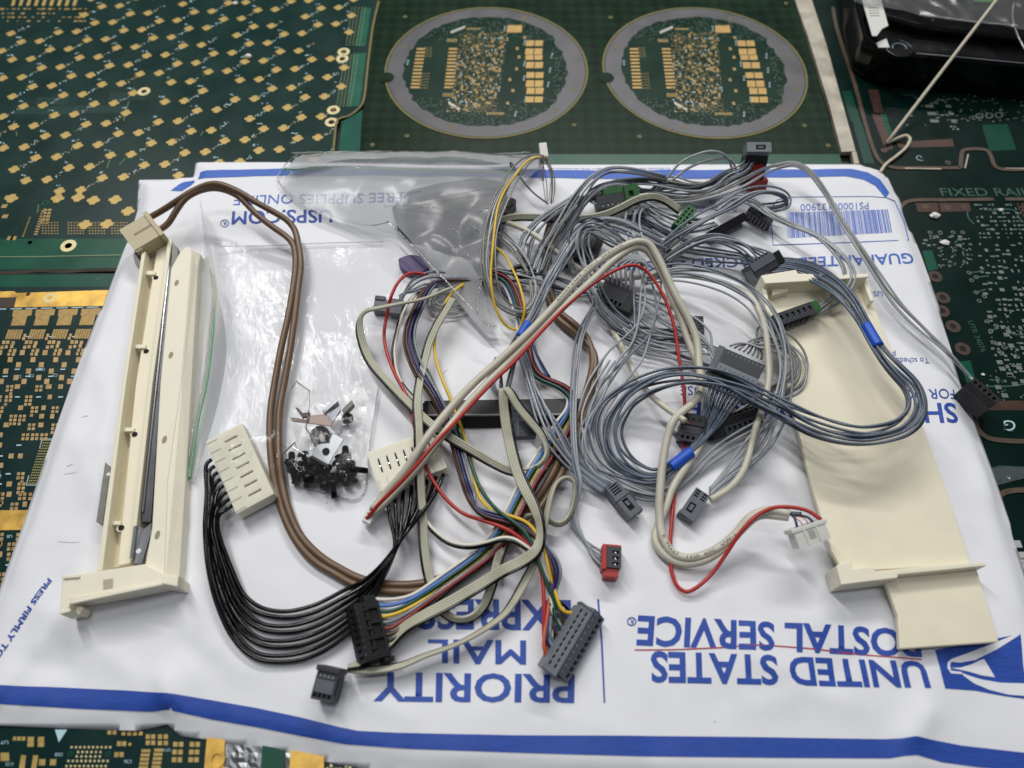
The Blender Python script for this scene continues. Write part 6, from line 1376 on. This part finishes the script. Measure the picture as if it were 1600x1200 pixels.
slab(cl, 'prong', [(461, 636, 13), (465, 637, 13), (473, 645, 11.5), (484, 643.5, 10.7), (483, 649, 10.6), (472, 652, 11)], 12, 10.4, COPP, .1); slab(cl, 'prong', [(454, 653, 12), (457, 652, 12), (482, 656, 10.6), (482, 661, 10.6), (456, 657.5, 12)], 11, 10.2, COPP, .1)
cl = thing('wire_spring', 'thin bent steel wire sticking up from the hardware bag', 'wire spring', Q(475, 650, 0))
def rod(root, px, r, m, name):
    g = Geo(); g.tube([Q(*p) for p in px], r, 6); g.out(name, m, root)
rod(cl, [(456, 607, 9), (463, 596, 10), (484, 611, 11), (482, 640, 12), (478, 670, 11), (497, 695, 10)], .28, MATS['bright_steel'], 'wire'); rod(cl, [(442, 709, 8), (461, 691, 10), (463, 700, 9)], .28, MATS['bright_steel'], 'wire'); rod(cl, [(456, 698, 9), (475, 710, 8)], .28, MATS['bright_steel'], 'wire')

# upper hazy bag
b2 = thing('zip_bag', 'hazy zip bag with a folded corner lying across the upper middle of the envelope', 'plastic bag', Q(640, 320, 0))
U2 = [(468, 237), (540, 237), (620, 239), (700, 241), (780, 238), (838, 236), (846, 246), (826, 270), (806, 300), (790, 335), (778, 370), (768, 420), (772, 470), (772, 500), (760, 506), (700, 440), (655, 395), (607, 349), (585, 352), (560, 350), (520, 337), (480, 318), (445, 296), (433, 279), (452, 254)]
hb = bumps([(700, 330, 18, 40), (640, 310, 15, 34), (760, 420, 14, 24), (760, 360, 17, 28), (560, 290, 9, 34), (680, 400, 13, 20)])
film_sheet(b2, 'film', U2, hb, FILM_H, 2.2, 1.2, 26, 8, 21)
film_sheet(b2, 'back_film', U2, lambda x, y: 0.0, MATS['flat_film'], 5, .1, 9, 1, 22)
fl = [(607, 347), (640, 376), (680, 392), (720, 400), (752, 440), (764, 480), (774, 509), (764, 508), (744, 490), (700, 444), (652, 394)]
film_sheet(b2, 'folded_corner', fl, lambda x, y: hb(x, y) + 2.4, film('folded_film', .6, bscale=60, bump=.08, rough=.3, gain=.6), 2.2, .6, 12, 14, 23)
film_sheet(b2, 'seal_band', [(470, 235), (560, 236), (660, 238), (760, 238), (842, 235), (842, 262), (760, 266), (640, 264), (540, 261), (452, 262)], lambda x, y: hb(x, y) + 3.2, film('seal_film', .66, bscale=90, bump=.25, rough=.12, gain=1.4), 2.2, 1.2, 9, 6, 25)
c, _ = curve3([(470, 237, 2), (445, 258, 2), (433, 279, 2), (445, 296, 2), (480, 318, 2), (520, 337, 2.5), (560, 350, 4), (585, 352, 8), (607, 347, 12)], 5); g = Geo(); g.tube(c, .3, 5); g.out('film_seam', FILM_E, b2, smooth=True)
c, _ = curve3([(606, 346, 12), (640, 380, 13), (690, 432, 14), (745, 490, 14), (764, 509, 13), (774, 509, 13)], 5); g = Geo(); g.tube(c, .42, 6); g.out('fold_edge', FILM_E, b2, smooth=True)
c, _ = curve3([(766, 395, 15), (752, 440, 14.5), (747, 470, 14), (746, 490, 13.6)], 3)
c = [p + Vector((.35 * math.sin(i * 1.9), .3 * math.cos(i * 2.3), 0)) for i, p in enumerate(c)]
g = Geo(); g.tube(c, .3, 5); g.out('crimped_seam', FILM_E, b2, smooth=True)
c, _ = curve3([(445, 266, 2.5), (540, 263, 3), (640, 266, 4), (740, 269, 5), (815, 272, 5)], 6)
g = Geo(); g.tube([p + Vector((0, 0, .6)) for p in c], .9, 8); g.out('green_seal', ZIP, b2, smooth=True)
for dy, hh, r_ in ((-9, 3.2, .5), (-17, 3.6, .35), (-24, 3, .45)):
    c, _ = curve3([(455, 263 + dy, hh - 1), (540, 262 + dy, hh), (640, 265 + dy, hh + 1), (740, 266 + dy, hh + 1), (830, 262 + dy, hh + 1)], 6)
    g = Geo(); g.tube([p + Vector((0, 0, .3 * noise.noise((i / 5, dy, 0)))) for i, p in enumerate(c)], r_, 6); g.out('seal_ridge', FILM_E, b2, smooth=True)
NAVYB = mat('navy_plastic', (34, 40, 64), .85, var=.25, vscale=45)
nb = thing('navy_block', 'dark navy block showing dimly through the hazy upper bag', 'plastic block', Q(710, 350, 0))
HAZEB = mat('navy_haze_blend', (84, 90, 108), .85, var=.3, vscale=60)  # paler navy for the outer slab, painting the film's haze around the block
slab(nb, 'base', [(612, 322), (640, 296), (690, 284), (748, 276), (792, 284), (790, 345), (774, 410), (756, 462), (732, 452), (690, 424), (654, 392), (622, 360)], 3.0, .6, HAZEB, 1.2)
slab(nb, 'block', [(628, 330), (650, 306), (700, 292), (745, 286), (790, 290), (780, 350), (766, 410), (748, 446), (708, 428), (672, 396), (640, 366)], 6.5, .6, NAVYB, 2.4)
slab(nb, 'raised_part', [(664, 312), (700, 303), (744, 298), (762, 306), (756, 322), (712, 326), (668, 336)], 8.0, 5, mat('dark_olive_plastic', (58, 62, 64), .85, var=.3, vscale=60), 1.2)
pp = thing('purple_tab', 'purple plastic tab half hidden by the folded corner of the hazy bag', 'plastic tab', Q(640, 412, 0))
slab(pp, 'tab', catmull([(622, 404), (634, 399), (648, 398), (668, 406), (668, 420), (652, 427), (636, 425), (625, 417), (622, 404)], 4)[:-1], 4.0, .6, mat('purple_plastic', (70, 52, 104), .4, var=.1), .5)

for q in ([(640, 316, 17), (690, 308, 20), (745, 298, 18), (798, 292, 14)], [(600, 322, 12), (660, 322, 19), (720, 330, 20), (780, 322, 17)], [(560, 306, 9), (640, 300, 16), (700, 296, 17)], [(690, 372, 17), (705, 356, 18), (722, 368, 17), (736, 352, 17), (748, 362, 16)], [(700, 384, 16), (724, 392, 15), (742, 408, 15)]):
    c, _ = curve3(q, 4); g = Geo(); g.tube(c, .16, 5); g.out('crease', FILM_E, b2, smooth=True)
# ---------------------------------------------------------------- cord
cd_ = thing('white_cord', 'off-white cord doubled back at the envelope corner and pulled taut to the top', 'cord', W(1390, 240))
def cpath(px, step=4):
    d = catmull(px, step); return [P(p[0], p[1], p[2]) for p in d]
g = Geo(); g.tube(cpath([(1375, 270, 1.4), (1384, 257, 1.5), (1402, 243, 1.8), (1417, 229, 2.4), (1422, 217, 3), (1416, 212, 3), (1402, 216, 2.2), (1391, 221, 1.6), (1385, 224, 1.4)]), .95, 8)
a_, b_ = P(1385.5, 223.5, 1.6), P(1574, -22, 48)
g.tube([a_.lerp(b_, k / 12) for k in range(13)], 1.0, 8)
g.out('cord', mat('cord_fibre', (196, 188, 168), .75, var=.15, vscale=900, bump=.5, bscale=1500), cd_, smooth=True)

# ---------------------------------------------------------------- black glossy tray in a film bag, back right
GLOSS = mat('gloss_black', (10, 10, 11), .14, spec=.5, var=.2, vscale=60)
tr = thing('black_tray', 'glossy black plastic tray with a round knob in the back right corner', 'plastic tray', W(1460, 80))
def tslab(name, poly, z1, z0, m, bw=1.5):
    g = Geo(); g.prism([P(x, y, z1) for x, y in poly], (0, 0, z0 - z1)); o = g.out(name, m, tr); return bevel(o, bw, 3)
tslab('body', [(1352, 55), (1372, 70), (1405, 80), (1440, 84), (1520, 91), (1640, 103), (1720, -90), (1330, -90), (1338, 0)], 24, 1, GLOSS, 2.5)
tslab('raised_deck', [(1370, 20), (1440, 40), (1640, 62), (1690, -90), (1352, -90), (1358, 0)], 30, 23, GLOSS, 2)
tslab('foot_rim', [(1338, 70), (1352, 96), (1385, 114), (1440, 122), (1640, 146), (1680, 100), (1400, 80), (1345, 40)], 7, .6, mat('matt_black', (14, 14, 15), .5, var=.1), 1.2)
g = Geo(); c = P(1404, 78, 24.1); g.cyl(c, (0, 0, 1), 7.5, 1.0, 32); g.out('knob', GLOSS, tr)
g = Geo(); g.tube([c + Vector((7.6 * math.cos(t * .2), 7.6 * math.sin(t * .2), .8)) for t in range(33)], .45, 8); g.out('knob_rim', GLOSS, tr, smooth=True)
g = Geo(); g.tube([c + Vector((4.0 * math.cos(t * .2 - .4), 4.0 * math.sin(t * .2 - .4), 1.1)) for t in range(20)], .7, 8); g.out('knob_ring', mat('teal_grey', (70, 92, 96), .4), tr, smooth=True)
g = Geo(); g.tube([P(1432, 83.5, 24.2), P(1500, 89.5, 24.2), P(1600, 99, 24.2), P(1640, 103, 24.2)], .35, 6); g.out('edge_highlight', mat('grey_highlight', (120, 120, 124), .35), tr, smooth=True)  # added grey line paints the highlight on the body's front edge
lb = thing('paper_label', 'white paper label strip stuck to the black tray', 'label', P(1365, 25, 30))
def tl_(name, poly, z, th, m):
    g = Geo(); g.prism([P(x, y, z) for x, y in poly], (0, 0, -th)); return g.out(name, m, lb)
PAPER = mat('label_paper', (206, 206, 200), .6)
tl_('paper', [(1346, -4), (1376, -4), (1388, 40), (1378, 45), (1370, 56), (1363, 56)], 30.8, .4, PAPER)
tl_('paper', [(1369, 67), (1385, 60), (1390, 74), (1373, 74)], 25.8, .3, PAPER)
for k in range(4): tl_('print_line', [(1356 + k * .9, 12 + 4 * k), (1372 + k * .9, 11.6 + 4 * k), (1372.3 + k * .9, 12.8 + 4 * k), (1356.3 + k * .9, 13.2 + 4 * k)], 30.86, .05, mat('grey_print', (120, 120, 116), .6))
fb = thing('film_bag', 'dark crumpled clear film draped over the black tray at the top edge', 'plastic bag', P(1500, 10, 32))
pts = [P(x, y, 33) for x, y in catmull([(1326, -60), (1332, -2), (1380, 8), (1440, 23), (1500, 31), (1560, 37), (1640, 46), (1690, -60)], 12)]
from_bm('film', sheet_bm(pts, 2.4, lambda x, y: 32 + 2.2 * abs(noise.noise((x / 12, y / 17, 4))) + .8 * abs(noise.noise((x / 3.6, y / 5, 8)))), film('smoky_film', .14, tint=(.86, .86, .88), bscale=60, bump=.3, rough=.2, gain=.6), fb, smooth=True)
g = Geo(); g.tube([P(x, y, 33.5 + .4 * math.sin(x)) for x, y in catmull([(1436, 23), (1470, 27), (1500, 31), (1545, 36), (1590, 40)], 3)], .55, 6); g.out('film_edge', FILM_E, fb, smooth=True)
g = Geo(); g.tube([P(x, y, 33) for x, y in catmull([(1584, 5), (1582, 25), (1590, 55), (1602, 78)], 3)], .5, 6); g.out('film_edge', FILM_E, fb, smooth=True)
gb_ = thing('green_card', 'small bright green card under the film at the top right edge', 'card', P(1545, -2, 31))
g = Geo(); g.prism([P(1522, 2, 31.5), P(1560, 4, 31.5), P(1556, -12, 31.5), P(1516, -14, 31.5)], (0, 0, -1)); g.out('card', mat('green_card_stock', (62, 140, 66), .5), gb_)
